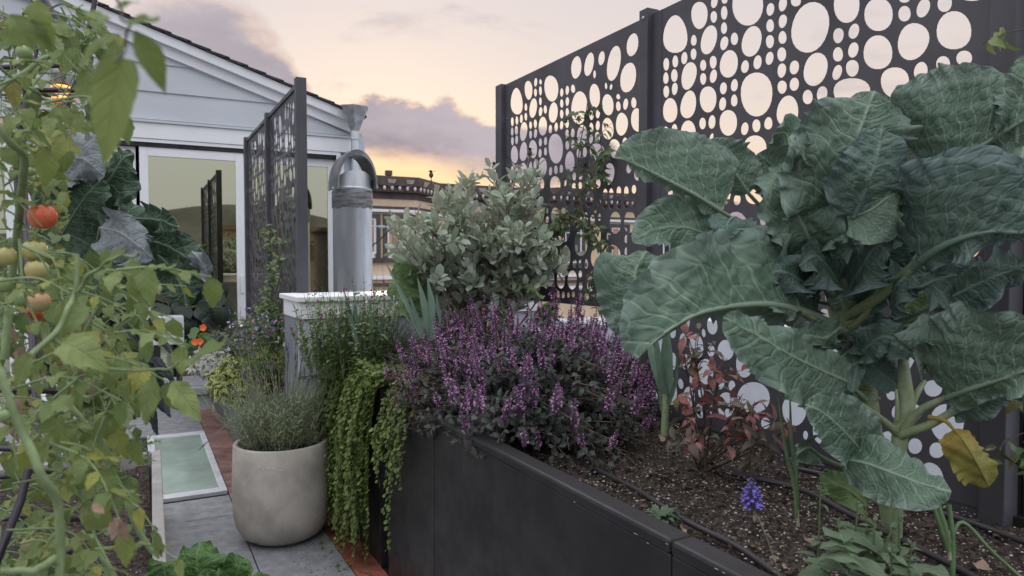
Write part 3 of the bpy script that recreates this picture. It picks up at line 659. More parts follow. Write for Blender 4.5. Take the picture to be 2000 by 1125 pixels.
# ------------------------------------------------------------------ Victorian house over the street
vt = thing('neighbour_house', 'tan Victorian house with dark bracketed cornice and bay window over the way', 'house', (14, 32, -7))
Y0, YB = 30.6, 29.0
zc0, zc1 = 3.95, 4.86
pts = [(5.0, Y0), (6.6, YB), (10.62, YB), (12.2, Y0), (17.3, Y0), (17.9, YB+.6), (20.0, YB+.6), (20.6, Y0), (30, Y0)]
def strip(name, off, z0, z1, m, par=None):
    Vv = []
    for x, y in pts: Vv += [[x, y-off, z0], [x, y-off, z1], [x, y+.5, z0], [x, y+.5, z1]]
    Ff = []
    for i in range(len(pts)-1):
        a, b = 4*i, 4*i+4
        Ff += [[a, b, b+1, a+1], [a+1, b+1, b+3, a+3], [a, a+2, b+2, b]]
    n = 4*(len(pts)-1)
    Ff += [[0, 1, 3, 2], [n, n+2, n+3, n+1]]
    return obj(name, (np.array(Vv), Ff), m, par or vt)
strip('wall', 0.0, -7, 3.99, tan_m)
strip('frieze', 0.06, 3.95, 4.22, brown_m)
cor = strip('cornice', 0.42, 4.47, 4.86, brown_m)
strip('cornice_bed', 0.30, 4.22, 4.50, brown_m)
strip('belt_trim', 0.12, 3.50, 3.62, brown_m); strip('belt_band', 0.16, 3.38, 3.498, white_m)
strip('lower_trim', 0.12, 0.55, 0.70, white_m); strip('lower_band', 0.18, 0.25, 0.40, brown_m); strip('ledge', 0.35, -0.15, 0.1, white_m)
obj('roof', (np.array([[5, Y0, 4.80], [30, Y0, 4.80], [30, 42, 4.9], [5, 42, 4.9]]), [[0, 1, 2, 3]]), shing_m, vt)
wd_m = mat('dentil_paint', (0.72, 0.66, 0.60), 0.7)
dm = meshdata('dentil', *lathe([(0, 0.0), (0.05, 0.03), (0.07, 0.1), (0.065, 0.16), (0.03, 0.19)], (0, 0, 0), 8)[:2], wd_m)
bmv = np.array([[-.1, 0, 0], [.1, 0, 0], [.1, .1, 0], [-.1, .1, 0], [-.17, -.22, .28], [.17, -.22, .28], [.17, .1, .28], [-.17, .1, .28]])
bm_ = meshdata('bracket', bmv, QB, wd_m, smooth=False)
for i in range(len(pts)-1):
    a, b = np.array(pts[i]), np.array(pts[i+1]); L = np.linalg.norm(b-a); n = max(2, int(L/0.33)); ang = math.atan2(b[1]-a[1], b[0]-a[0])
    for k in range(n):
        p = a+(b-a)*(k+.5)/n
        o = bpy.data.objects.new('dentil', dm); o.parent = vt; o.location = np.array([p[0], p[1]-.36, 4.27])-wl(vt); COL.objects.link(o)
    n = max(1, int(L/0.78))
    for k in range(n):
        p = a+(b-a)*(k+.5)/n
        o = bpy.data.objects.new('bracket', bm_); o.parent = vt; o.location = np.array([p[0], p[1]-.32, 4.44])-wl(vt); o.rotation_euler.z = ang; COL.objects.link(o)
obj('vent_stub', tube([(10.0, 30.8, 4.8), (10.0, 30.8, 5.25)], 0.10, 10), brown_m, vt); obj('vent_cap', tube([(10.0, 30.8, 5.16), (10.0, 30.8, 5.36)], 0.17, 12), brown_m, vt)
vg = mat('dim_pane', (0.03, 0.03, 0.035), 0.05, spec=0.8)
def vwin(x0, x1, z0, z1, y, ang=0, cur=True, slip=0):
    c0 = np.array([(x0+x1)/2, y])
    def tr(b):
        V, F = b; V = V.copy(); ca, sa = math.cos(ang), math.sin(ang)
        dx, dy = V[:, 0]-c0[0], V[:, 1]-c0[1]; V[:, 0] = c0[0]+dx*ca-dy*sa; V[:, 1] = c0[1]+dx*sa+dy*ca; return V, F
    w = obj('window', tr(box(x0-.17, x0, y-.1, y+.05, z0-.17, z1+.17)), brown_m, vt)
    for q in (box(x1, x1+.17, y-.1, y+.05, z0-.17, z1+.17), box(x0, x1, y-.1, y+.05, z1, z1+.17), box(x0-.24, x1+.24, y-.16, y+.05, z0-.36, z0-.17)): obj('casing', tr(q), brown_m, w)
    for q in (box(x0, x0+.09, y-.05, y+.05, z0, z1), box(x1-.09, x1, y-.05, y+.05, z0, z1), box(x0+.09, x1-.09, y-.05, y+.05, z1-.09, z1), box(x0+.09, x1-.09, y-.05, y+.05, z0-.168, z0+.09), box((x0+x1)/2-.04, (x0+x1)/2+.04, y-.06, y+.05, z0+.09, z1-.09)): obj('sash', tr(q), white_m, w)
    obj('pane', tr(box(x0+.09, x1-.09, y-.02, y-.012, z0+.09, z1-.09)), vg if not cur else curt_m, w)
vwin(9.32, 10.42, 1.62, 3.12, YB); vwin(8.0, 8.85, 1.62, 3.12, YB); vwin(6.9, 7.8, 1.62, 3.12, YB, 0, False)
vwin(11.0, 11.8, 1.62, 3.12, YB+.8, math.atan2(1.6, 1.58), False)
vwin(13.0, 13.9, 1.4, 3.1, Y0, 0, False); vwin(15.0, 15.9, 1.4, 3.1, Y0); vwin(18.5, 19.5, 1.4, 3.1, YB+.6, 0, False); vwin(22, 23, 1.4, 3.1, Y0); vwin(25, 26, 1.4, 3.1, Y0, 0, False)
for k in range(14): obj('baluster', box(12.3+.42*k, 12.3+.42*k+.13, Y0-.35, Y0-.22, -0.9, -0.15), white_m, vt)
# cable with insulators across the sky side of the bay
t = thing('service_cable', 'thin pale service cable with blue clips strung in front of the bay window', 'cable', onY(760, 443, 12))
a, b = onY(690, 444, 12), onY(1500, 470, 12)
obj('wire', tube([a+[-.3, 0, .05], onY(760, 443, 12), onY(900, 446, 12), onY(1150, 456, 12), b], 0.012, 6, 30), mat('cable_grey', (0.42, 0.43, 0.46), 0.5), t, smooth=True)
obj('branch', tube([onY(765, 443, 12), onY(750, 460, 12), onY(735, 474, 12), onY(728, 480, 12), onY(700, 520, 12)], 0.013, 6, 20), dark_m, t, smooth=True)
for x in (742, 748, 774, 781, 790): obj('clip', tube([onY(x-3, 443, 12), onY(x+3, 443.2, 12)], 0.024, 8), mat('clip_blue', (0.28, 0.36, 0.47), 0.4), t, smooth=True)
obj('clamp', tube([onY(760, 443, 12), onY(768, 443, 12)], 0.03, 8), dark_m, t)
# grey roof box and brown rail fence beyond the screen
single('roof_box', box(3.05, 3.75, 4.5, 5.1, -0.25, 0.82), mat('grey_roof_box', (0.40, 0.43, 0.47), 0.6), 'grey lidded box seen under the far screen panel', 'box', bevel=0.02)
single('low_wall', box(4.3, 4.42, -0.5, 5.2, -0.25, 0.80), mat('pale_render', (0.60, 0.62, 0.66), 0.7, var=0.08, vs=2), 'pale rendered low wall behind the lower holes of the screen', 'wall', bevel=0.01)
t = thing('rail_fence', 'brown timber rail fence glimpsed through a gap in the kale', 'fence', (4.6, 2.0, -0.25))
fw_m = mat('fence_wood', (0.20, 0.13, 0.11), 0.8, var=0.3, vs=10, stretch=(1, 0.2, 1))
for z in (0.84, 0.95, 1.06): obj('rail', box(4.58, 4.62, 2.2, 3.3, z, z+0.04), fw_m, t)
for y in (2.22, 2.74, 3.2): obj('post', box(4.622, 4.70, y, y+.08, -0.25, 1.12), fw_m, t)
single('blue_tarp', prism([(5.3, 2.6), (5.36, 2.6), (5.36, 3.75), (5.3, 3.75)], -0.25, 1.06), mat('blue_tarp', (0.04, 0.22, 0.72), 0.4), 'bright blue tarp sheet behind the brown rail fence', 'tarp')
# roofs and hill behind the viewer, seen only in the door glass
hm = mat('hill_scrub', (0.09, 0.095, 0.09), 0.9, var=0.3, vs=0.05)
xs = np.linspace(-260, 260, 60); Vv = []
for i, x in enumerate(xs): 
    h = 9+5*math.sin(x*.021+1)+3*math.sin(x*.06)
    Vv += [[x, -150-abs(x)*.1, -7], [x, -190-abs(x)*.1, h]]
obj('hills', (np.array(Vv), [[2*i, 2*i+1, 2*i+3, 2*i+2] for i in range(59)]), hm, kind='structure')
rg = np.random.default_rng(12)
for k in range(9):
    x = -45+k*11+rg.uniform(-2, 2); w = rg.uniform(7, 9.5); y = -38-rg.uniform(0, 10); h = rg.uniform(1.6, 4.2)
    t = thing('street_house', 'one of the flat-fronted houses behind the viewer, mirrored in the door glass', 'house', (x, y, -7), 'houses mirrored in the door glass')
    obj('wall', box(x-w/2, x+w/2, y-8, y, -7, h), mat('street_wall_%d' % (k % 3), [(0.15, 0.15, 0.15), (0.10, 0.105, 0.115), (0.19, 0.18, 0.165)][k % 3], 0.8), t)
    obj('cornice', box(x-w/2-.2, x+w/2+.2, y-8, y+.35, h+.003, h+.4), brown_m, t)
    for q in (-.25, .25):
        f_ = obj('window', box(x+q*w-.6, x+q*w+.6, y+.003, y+.08, h-2.6, h-.8), brown_m, t); obj('pane', box(x+q*w-.5, x+q*w+.5, y+.081, y+.1, h-2.5, h-.9), vg, f_)
# ================================================================== PLANTS
stem_g = mat('green_stem', (0.11, 0.16, 0.06), 0.55, var=0.25, vs=12)
stem_pale = mat('pale_stem', (0.27, 0.33, 0.19), 0.55, var=0.2, vs=38, bump=0.3, bs=90, col2=(0.19, 0.25, 0.13))
stem_brown = mat('woody_stem', (0.13, 0.085, 0.06), 0.8, var=0.3, vs=30)
# ------------------------------------------------------------------ big veined leaves (kale, collards)
def bigleafmat(name, top, top2, vein, back, rough=0.42, trans=0.12, bloom=None, yellow=None, vstr=0.72, relief=0.36):
    m = bpy.data.materials.new(name); m.use_nodes = True; MATS[name] = m
    N, M, SS, MIX, RAMP = mk(m.node_tree)
    b = m.node_tree.nodes['Principled BSDF']; ln = m.node_tree.links
    sp = N('ShaderNodeSeparateXYZ', {0: N('ShaderNodeAttribute', attribute_name='leaf').outputs['Vector']})
    x, u, v = sp.outputs
    geo = N('ShaderNodeNewGeometry'); oi = N('ShaderNodeObjectInfo')
    nz = N('ShaderNodeTexNoise', {'Vector': geo.outputs['Position'], 'Scale': 22.0, 'Detail': 6.0})
    fine = N('ShaderNodeTexNoise', {'Vector': geo.outputs['Position'], 'Scale': 260.0, 'Detail': 3.0})
    c = MIX(SS(nz.outputs[0], 0.3, 0.7), top, top2)
    c = MIX(M('MULTIPLY', oi.outputs['Random'], 0.5), c, tuple(q*0.62 for q in top))
    c = MIX(M('MULTIPLY', M('FRACT', M('MULTIPLY', oi.outputs['Random'], 7.31)), 0.35), c, tuple(q*1.5 for q in top2))
    if bloom: c = MIX(M('MULTIPLY', SS(M('ABSOLUTE', x), 0.55, 1.0), 0.5), c, bloom)
    if yellow: c = MIX(SS(M('ADD', u, M('MULTIPLY', nz.outputs[0], 0.3)), 0.3, 0.75), yellow, c)
    c = MIX(M('MULTIPLY', geo.outputs['Backfacing'], 0.65), c, back)
    lp = N('ShaderNodeAttribute', attribute_name='lp').outputs['Vector']
    wob = N('ShaderNodeTexNoise', {'Vector': lp, 'Scale': 1.6, 'Detail': 2.0})
    wv = N('ShaderNodeVectorMath', {0: N('ShaderNodeVectorMath', {0: wob.outputs['Color'], 1: (0.5, 0.5, 0.5)}, operation='SUBTRACT').outputs[0], 1: (0.30, 0.30, 0)}, operation='MULTIPLY').outputs[0]
    lpw = N('ShaderNodeVectorMath', {0: lp, 1: wv}, operation='ADD').outputs[0]
    sl = N('ShaderNodeSeparateXYZ', {0: lpw})
    d2 = M('ABSOLUTE', M('SUBTRACT', M('FRACT', M('ADD', sl.outputs[0], 0.5)), 0.5))
    vo = N('ShaderNodeTexVoronoi', {'Vector': lpw, 'Scale': 1.75, 'Randomness': 0.85}, voronoi_dimensions='2D', feature='DISTANCE_TO_EDGE')
    vo2 = N('ShaderNodeTexVoronoi', {'Vector': lpw, 'Scale': 5.2, 'Randomness': 0.95}, voronoi_dimensions='2D', feature='DISTANCE_TO_EDGE')
    ax_ = M('ABSOLUTE', x)
    w2 = M('MULTIPLY', M('SUBTRACT', 1.0, SS(d2, 0.012, 0.052)), M('SUBTRACT', 1.0, M('MULTIPLY', ax_, 0.45)))
    w3 = M('MULTIPLY', M('SUBTRACT', 1.0, SS(vo.outputs['Distance'], 0.008, 0.06)), 0.45)
    w4 = M('MULTIPLY', M('SUBTRACT', 1.0, SS(vo2.outputs['Distance'], 0.0, 0.07)), 0.09)
    vv = M('MAXIMUM', M('MAXIMUM', w2, w3), M('MAXIMUM', w4, v))
    vs_ = M('MULTIPLY', vv, vstr)
    c = MIX(vs_, c, vein)
    hgt = M('ADD', M('MULTIPLY', SS(vo.outputs['Distance'], 0.0, 0.22), 0.6), M('MULTIPLY', SS(d2, 0.0, 0.16), 1.0))
    ln.new(c, b.inputs['Base Color'])
    b.inputs['Roughness'].default_value = rough; b.inputs['Specular IOR Level'].default_value = 0.25
    bp0 = N('ShaderNodeBump', {'Strength': relief, 'Distance': 0.008, 'Height': hgt})
    bp = N('ShaderNodeBump', {'Strength': 0.25, 'Distance': 0.003, 'Height': fine.outputs[0], 'Normal': bp0.outputs[0]}); ln.new(bp.outputs[0], b.inputs['Normal'])
    tr = N('ShaderNodeBsdfTranslucent', {0: c})
    mx = N('ShaderNodeMixShader', {0: trans, 1: b.outputs[0], 2: tr.outputs[0]})
    ln.new(mx.outputs[0], m.node_tree.nodes['Material Output'].inputs[0])
    return m
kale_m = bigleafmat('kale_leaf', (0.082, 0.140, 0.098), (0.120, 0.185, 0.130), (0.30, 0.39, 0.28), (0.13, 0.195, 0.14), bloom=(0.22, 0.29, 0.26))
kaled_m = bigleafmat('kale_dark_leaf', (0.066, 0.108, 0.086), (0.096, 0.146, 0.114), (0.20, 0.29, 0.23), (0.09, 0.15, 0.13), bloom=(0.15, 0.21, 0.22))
yel_m = bigleafmat('yellow_leaf', (0.16, 0.22, 0.06), (0.24, 0.27, 0.07), (0.33, 0.33, 0.12), (0.30, 0.26, 0.07), yellow=(0.42, 0.26, 0.06), trans=0.25, relief=0.12, vstr=.35)
coll_m = bigleafmat('collard_leaf', (0.030, 0.060, 0.034), (0.042, 0.082, 0.044), (0.22, 0.32, 0.20), (0.11, 0.135, 0.14), bloom=(0.08, 0.12, 0.11))
chard_m = bigleafmat('chard_leaf', (0.045, 0.10, 0.028), (0.07, 0.15, 0.04), (0.20, 0.30, 0.12), (0.09, 0.16, 0.06), rough=0.3)
squash_m = bigleafmat('broad_green_leaf', (0.14, 0.24, 0.09), (0.19, 0.30, 0.12), (0.34, 0.42, 0.24), (0.2, 0.3, 0.14), trans=0.3)
def bigleaf(name, parent, mid, wl_, wr_, dl, dr, m, seed=1, nu=76, nv=24, ruf=0.016, quilt=0.004, cell=0.030, curl=(0.0, 0.0), prof=(0.75, 0.55), pet=None, petr=(0.007, 0.004), lobes=0.08, midr=0.004, tipw=0.0, vw=1.0):
    """mid: world points base -> tip; wl_/wr_: half widths; dl/dr: world directions of the two blade halves (interpolated along the leaf)."""
    rg = np.random.default_rng(seed)
    Mx = smooth_path(mid, nu+1); seg = np.linalg.norm(np.diff(Mx, axis=0), axis=1); Ln = seg.sum()
    uu = np.concatenate([[0], np.cumsum(seg)/Ln]); T = np.gradient(Mx, axis=0); T /= np.linalg.norm(T, axis=1)[:, None]+1e-9
    def wprof(u, tw): 
        w = np.clip(np.sin(np.pi*np.clip(u, 0, 1)**prof[0]), 0, 1)**prof[1]
        return np.maximum(w*(1-tw)+tw*np.sqrt(np.clip(1-u**6, 0, 1)), 0.0)
    sides = []
    for sgn, wid, dd, cu in ((-1, wl_, dl, curl[0]), (1, wr_, dr, curl[1])):
        dd = np.atleast_2d(np.asarray(dd, float)); D = smooth_path(dd, nu+1) if len(dd) > 1 else np.repeat(dd, nu+1, 0)
        D = D-(D*T).sum(1)[:, None]*T*0.75; D /= np.linalg.norm(D, axis=1)[:, None]+1e-9
        Nn = np.cross(T, D)*sgn; Nn /= np.linalg.norm(Nn, axis=1)[:, None]+1e-9
        w = wid*wprof(uu, tipw)
        ph = rg.uniform(0, 6.28, 6)
        lob = 1+lobes*(np.sin(uu*Ln*42+ph[0])*0.5+np.sin(uu*Ln*95+ph[1])*0.35+np.sin(uu*Ln*190+ph[4])*0.25+np.sin(uu*Ln*420+ph[3])*0.12)
        s = np.linspace(0, 1, nv+1)
        Sg, U = np.meshgrid(s, uu); Wd = (w*lob)[:, None]*Sg
        # veins: midrib, side veins, a net of small ones
        along, across = U*Ln, Wd
        kk = 0.62*across*(1-0.25*across/(wid+1e-6))
        sp_ = Ln/7.5
        ph0 = rg.uniform(0, sp_); warp = 0.004*np.sin(across*90+ph[2])
        q = (along-kk+warp+ph0)/sp_; d2 = np.abs(q-np.round(q))*sp_
        v1 = np.exp(-(across/(0.0040*vw*(1.15-0.8*U)+0.0004))**2)
        vein = np.clip(v1, 0, 1)
        pil = np.clip(d2/(sp_*.35), 0, 1)**0.6*np.clip(across/0.008, 0, 1)*(0.6+0.4*np.sin(across/cell*5+np.round(q)*2.1))
        h = quilt*0.62*(pil-0.5)+0.0016*np.sin(along*140+across*60+ph[0])*np.sin(across*150+ph[1])
        # ruffle and curl
        r = 1.6*ruf*(Sg**2.0*(np.sin(U*Ln*34+ph[3]+Sg*1.2)+0.7*np.sin(U*Ln*75+ph[5]))+0.55*Sg**6*np.sin(U*Ln*210+ph[1]+3*np.sin(U*Ln*60)))*np.minimum(1, wprof(uu, 0)*1.6)[:, None]
        off = h+r+cu*wid*Sg**2
        Pp = Mx[:, None]+D[:, None]*Wd[..., None]*(1-0.35*abs(cu)*Sg[..., None]**2)+Nn[:, None]*off[..., None]
        sides.append((Pp, np.stack([sgn*Sg, U, vein], -1), np.stack([(along-kk+warp+ph0)/sp_, sgn*across/sp_+seed*3.7, np.zeros_like(along)], -1)))
    V = np.concatenate([sides[0][0][:, ::-1], sides[1][0][:, 1:]], 1); L = np.concatenate([sides[0][1][:, ::-1], sides[1][1][:, 1:]], 1); LP = np.concatenate([sides[0][2][:, ::-1], sides[1][2][:, 1:]], 1).reshape(-1, 3)
    c = V.shape[1]
    i, j = np.meshgrid(np.arange(nu), np.arange(c-1), indexing='ij')
    F = np.stack([i*c+j, i*c+j+1, (i+1)*c+j+1, (i+1)*c+j], -1).reshape(-1, 4)
    sp = Soup(); sp.add(V.reshape(-1, 3), F, L.reshape(-1, 3))
    if midr:
        rr = np.linspace(midr, 0.0008, nu+1)
        tv, tf, tl = tube(Mx, rr, 7); tl[:, 2] = 1.0; tl[:, 0] = 0; sp.add(tv, tf, tl)
    if pet is not None:
        pv, pf, pl = tube(np.vstack([pet, Mx[:1]]), petr, 8, 18); pl[:, 2] = 1.0; pl[:, 1] = 0; sp.add(pv, pf, pl)
    V_, F_, L_ = sp.get(); LP = np.vstack([LP, np.zeros((len(V_)-len(LP), 3))])
    return obj(name, (V_, F_), m, parent, leaf=(L_, LP), smooth=True)
def camdir(px, py, pd=0.0): return RT*px-UP*py+FW*pd          # a direction given as right / down / away from the viewer
def PP(l): return np.array([P(*q) for q in l])
# ------------------------------------------------------------------ KALE on the right
kb = onZ(1740, 1010, SZ)
kale = thing('kale_plant', 'huge blue-green kale with broad crinkled veined leaves in the right of the planter', 'kale', kb)
K1, K2 = P(1645, 640, 1.62), P(1640, 520, 1.62)
def kstem(pts, r, name='stalk', m=stem_pale):
    V, F, L = tube(PP(pts), r, 14, 60)
    return obj(name, (V, F), m, kale, smooth=True)
kstem([(1742, 1062, 1.62), (1722, 930, 1.63), (1700, 840, 1.66), (1682, 740, 1.68), (1652, 640, 1.68), (1635, 560, 1.66), (1625, 470, 1.64)], [0.015, 0.017, 0.025, 0.031, 0.033, 0.027, 0.012])
rg = np.random.default_rng(31)
sc_m = mat('leaf_scar', (0.30, 0.27, 0.17), 0.8, var=0.4, vs=60)
ax_ = smooth_path(PP([(1722, 930, 1.63), (1700, 840, 1.66), (1682, 740, 1.68), (1652, 640, 1.68)]), 16)
for k in range(16):
    a = rg.uniform(3.4, 6.0); d = unit(RT*math.cos(a)+FW*math.sin(a)); p = ax_[k]+d*0.0275
    th = np.linspace(-1.0, 1.0, 7); q = np.stack([ax_[k]+0.029*(RT*math.cos(a+t_)+FW*math.sin(a+t_))+UP*(0.004*(1-t_*t_)) for t_ in th])
    obj('leaf_scar', tube(q, [0.001, 0.0042, 0.001], 6)[:2], sc_m, kale, smooth=True)
# lower branching side stem
kstem([(1752, 1085, 1.56), (1755, 880, 1.56), (1768, 800, 1.57), (1766, 730, 1.58), (1760, 660, 1.60)], [0.009, 0.016, 0.020, 0.013, 0.006], 'side_stem')
kstem([(1758, 850, 1.56), (1715, 815, 1.52), (1670, 785, 1.47), (1640, 772, 1.42)], [0.010, 0.007, 0.006], 'petiole')
kstem([(1760, 850, 1.55), (1815, 830, 1.50), (1880, 792, 1.46), (1905, 778, 1.44)], [0.011, 0.008, 0.006], 'petiole')
kstem([(1765, 840, 1.55), (1800, 800, 1.52), (1850, 776, 1.50)], [0.011, 0.008, 0.006], 'petiole')
kstem([(1772, 810, 1.57), (1790, 770, 1.58), (1806, 745, 1.6)], [0.009, 0.005], 'petiole')
kstem([(1752, 820, 1.55), (1752, 790, 1.55), (1750, 760, 1.56)], [0.005, 0.003], 'petiole')
def K(mid, wl_, wr_, dl, dr, m=kale_m, seed=1, pet=None, **kw):
    f = lambda d: [camdir(*q) for q in d] if isinstance(d, list) else camdir(*d)
    return bigleaf('leaf', kale, PP(mid), wl_, wr_, f(dl), f(dr), m, seed, pet=None if pet is None else PP(pet), **kw)
# upper left leaf, blade standing above its rib
K([(1408, 412, 1.48), (1360, 382, 1.46), (1290, 345, 1.44), (1235, 318, 1.43), (1200, 306, 1.43)], 0.022, 0.125, (-0.4, 0.6, 0.8), [(0.55, -1, 0.1), (0.25, -1, 0.12), (0.0, -1, 0.1)], seed=3, pet=[(1560, 520, 1.58), (1480, 460, 1.54)], prof=(0.62, 0.5), lobes=0.03, ruf=0.006, quilt=0.006, midr=0.005)
K([(1462, 378, 1.56), (1440, 345, 1.55), (1408, 305, 1.54), (1385, 272, 1.54)], 0.05, 0.075, (-1, 0.15, 0.2), (1, -0.25, 0.3), seed=4, pet=[(1560, 480, 1.6), (1510, 430, 1.58)], lobes=0.06, ruf=0.008)
K([(1440, 500, 1.52), (1400, 470, 1.50), (1340, 445, 1.48), (1280, 448, 1.46), (1235, 472, 1.45)], 0.055, 0.075, (-0.2, 0.9, -0.3), [(0.2, -1, 0.2), (-0.1, -1, 0.15)], seed=5, pet=[(1540, 560, 1.6)], ruf=0.010, cell=0.022)
# the great left leaf arching towards the basil
K([(1560, 604, 1.52), (1500, 594, 1.44), (1430, 598, 1.37), (1365, 612, 1.31), (1312, 640, 1.27), (1272, 672, 1.25), (1245, 700, 1.24)], 0.085, 0.155, [(-0.35, 0.35, 1.0), (-1.0, 0.25, 0.9), (-1.0, -0.1, 0.5), (-1.0, 0.1, 0.3)], [(0.0, -1, 0.15), (-0.1, -1, 0.1), (-0.45, -1, -0.1), (-1.0, -0.55, -0.1), (-1.0, 0.1, 0.05)], seed=6, pet=[(1650, 650, 1.64), (1610, 625, 1.59)], petr=(0.012, 0.008), prof=(0.55, 0.42), tipw=0.35, lobes=0.05, ruf=0.012, quilt=0.009, cell=0.034, midr=0.0075, nu=110, nv=40)
K([(1310, 650, 1.36), (1262, 598, 1.36), (1240, 540, 1.37), (1262, 490, 1.39)], 0.085, 0.09, (-1, 0.3, 0.25), (1, 0.1, 0.3), seed=61, lobes=0.05, quilt=0.008, tipw=0.3)
K([(1555, 608, 1.50), (1520, 590, 1.47), (1490, 570, 1.45), (1462, 555, 1.44)], 0.035, 0.05, (0.1, 1, -0.3), (0, -1, 0.4), seed=7, ruf=0.006)
# small hanging leaves inside
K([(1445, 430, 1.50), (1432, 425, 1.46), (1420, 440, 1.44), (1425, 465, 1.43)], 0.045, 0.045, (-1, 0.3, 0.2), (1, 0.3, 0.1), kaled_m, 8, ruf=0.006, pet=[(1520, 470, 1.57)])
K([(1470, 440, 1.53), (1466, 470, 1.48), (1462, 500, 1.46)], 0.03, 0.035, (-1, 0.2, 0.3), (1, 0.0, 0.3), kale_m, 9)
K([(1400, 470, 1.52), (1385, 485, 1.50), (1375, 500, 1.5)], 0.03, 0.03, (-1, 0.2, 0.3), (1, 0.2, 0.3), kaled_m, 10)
# cupped leaf with the thick rib, centre left
K([(1592, 492, 1.54), (1572, 450, 1.50), (1552, 405, 1.49), (1545, 360, 1.50), (1540, 318, 1.53)], 0.095, 0.085, [(-1, 0.5, -0.25), (-1, 0.1, -0.3), (-1, -0.2, 0.0)], [(1, 0.3, -0.5), (1, 0, -0.4), (1, -0.2, 0.2)], seed=11, pet=[(1632, 600, 1.64), (1610, 545, 1.60)], petr=(0.012, 0.009), midr=0.008, tipw=0.35, prof=(0.6, 0.45), lobes=0.09, ruf=0.012, quilt=0.007)
K([(1560, 360, 1.46), (1562, 320, 1.44), (1566, 285, 1.44), (1568, 255, 1.46)], 0.02, 0.022, (-1, 0, 0.3), (0.6, 0, -0.8), kale_m, 12, nu=40)
# tall centre leaf
K([(1636, 430, 1.50), (1645, 380, 1.45), (1655, 330, 1.42), (1672, 275, 1.41), (1690, 225, 1.42), (1708, 178, 1.44)], 0.125, 0.12, [(-1, 0.15, -0.1), (-1, -0.25, 0.15), (-1, 0.1, 0.35)], [(1, -0.15, -0.2), (1, -0.2, 0.1), (0.8, -0.4, 0.3)], kale_m, 13, pet=[(1645, 560, 1.64), (1640, 490, 1.58)], petr=(0.012, 0.008), midr=0.0065, tipw=0.4, prof=(0.6, 0.5), lobes=0.07, ruf=0.014, quilt=0.007, nu=100, nv=34)
K([(1668, 425, 1.43), (1690, 370, 1.39), (1712, 310, 1.38), (1722, 250, 1.39)], 0.075, 0.075, (-1, -0.2, 0.2), (1, 0.2, 0.1), kaled_m, 14, lobes=0.06, ruf=0.008, pet=[(1650, 540, 1.6)], quilt=0.007)
K([(1655, 425, 1.44), (1700, 410, 1.41), (1735, 385, 1.40), (1765, 372, 1.41)], 0.07, 0.05, (0.2, 1, -0.1), (-0.3, -1, 0.2), kale_m, 15)
# big upper right leaf over its pale rib
K([(1828, 348, 1.44), (1868, 318, 1.40), (1910, 290, 1.37), (1960, 258, 1.34), (2030, 215, 1.31)], 0.185, 0.03, [(-0.6, -1, 0.15), (-0.5, -1, 0.1), (-0.3, -1, 0.1), (0.1, -1, 0.1)], (0.5, 0.6, 0.6), kale_m, 16, pet=[(1690, 600, 1.64), (1740, 470, 1.56)], petr=(0.013, 0.009), midr=0.0085, tipw=0.6, prof=(0.5, 0.4), lobes=0.06, ruf=0.012, quilt=0.008, cell=0.036, nu=100, nv=40)
K([(1870, 260, 1.52), (1880, 215, 1.52), (1890, 165, 1.52), (1895, 125, 1.54)], 0.085, 0.075, (-1, 0.1, 0.2), (1, 0.2, 0.1), kale_m, 17, tipw=0.4, lobes=0.08, ruf=0.014)
K([(1985, 330, 1.36), (1985, 250, 1.34), (2000, 170, 1.33), (2015, 95, 1.34)], 0.045, 0.08, (-1, 0.1, 0.3), (1, 0.1, 0.2), kale_m, 18, tipw=0.3, lobes=0.05)
# broad mid right leaf
K([(1800, 508, 1.44), (1840, 482, 1.38), (1890, 462, 1.33), (1950, 452, 1.29), (2050, 462, 1.26)], 0.17, 0.035, [(-0.7, -1, 0.1), (-0.4, -1, 0.0), (-0.1, -1, -0.15), (0.2, -1, -0.2)], (0.1, 0.8, 0.7), kaled_m, 19, pet=[(1675, 612, 1.66), (1740, 560, 1.55)], petr=(0.015, 0.011), midr=0.010, tipw=0.6, prof=(0.5, 0.4), lobes=0.06, ruf=0.012, quilt=0.009, cell=0.038, nu=100, nv=40)
K([(1975, 440, 1.32), (1980, 385, 1.30), (1992, 330, 1.30), (2000, 285, 1.32)], 0.06, 0.07, (-1, 0.1, 0.1), (1, 0.1, 0.1), kale_m, 20, tipw=0.4, lobes=0.08)
K([(1820, 600, 1.5), (1870, 575, 1.42), (1930, 545, 1.36), (2010, 515, 1.32)], 0.045, 0.055, (0.1, -0.8, -0.6), (0.3, 1, 0.3), kaled_m, 21, lobes=0.04, tipw=0.3, pet=[(1700, 650, 1.64)])
K([(1800, 560, 1.46), (1850, 540, 1.42), (1920, 535, 1.39), (2000, 530, 1.37)], 0.03, 0.06, (0, -1, -0.3), (0.2, 1, 0.3), kaled_m, 22, tipw=0.3)
K([(1765, 600, 1.58), (1790, 575, 1.58), (1815, 552, 1.58)], 0.04, 0.035, (-0.5, -1, 0.2), (0.4, 1, 0.2), squash_m, 23)
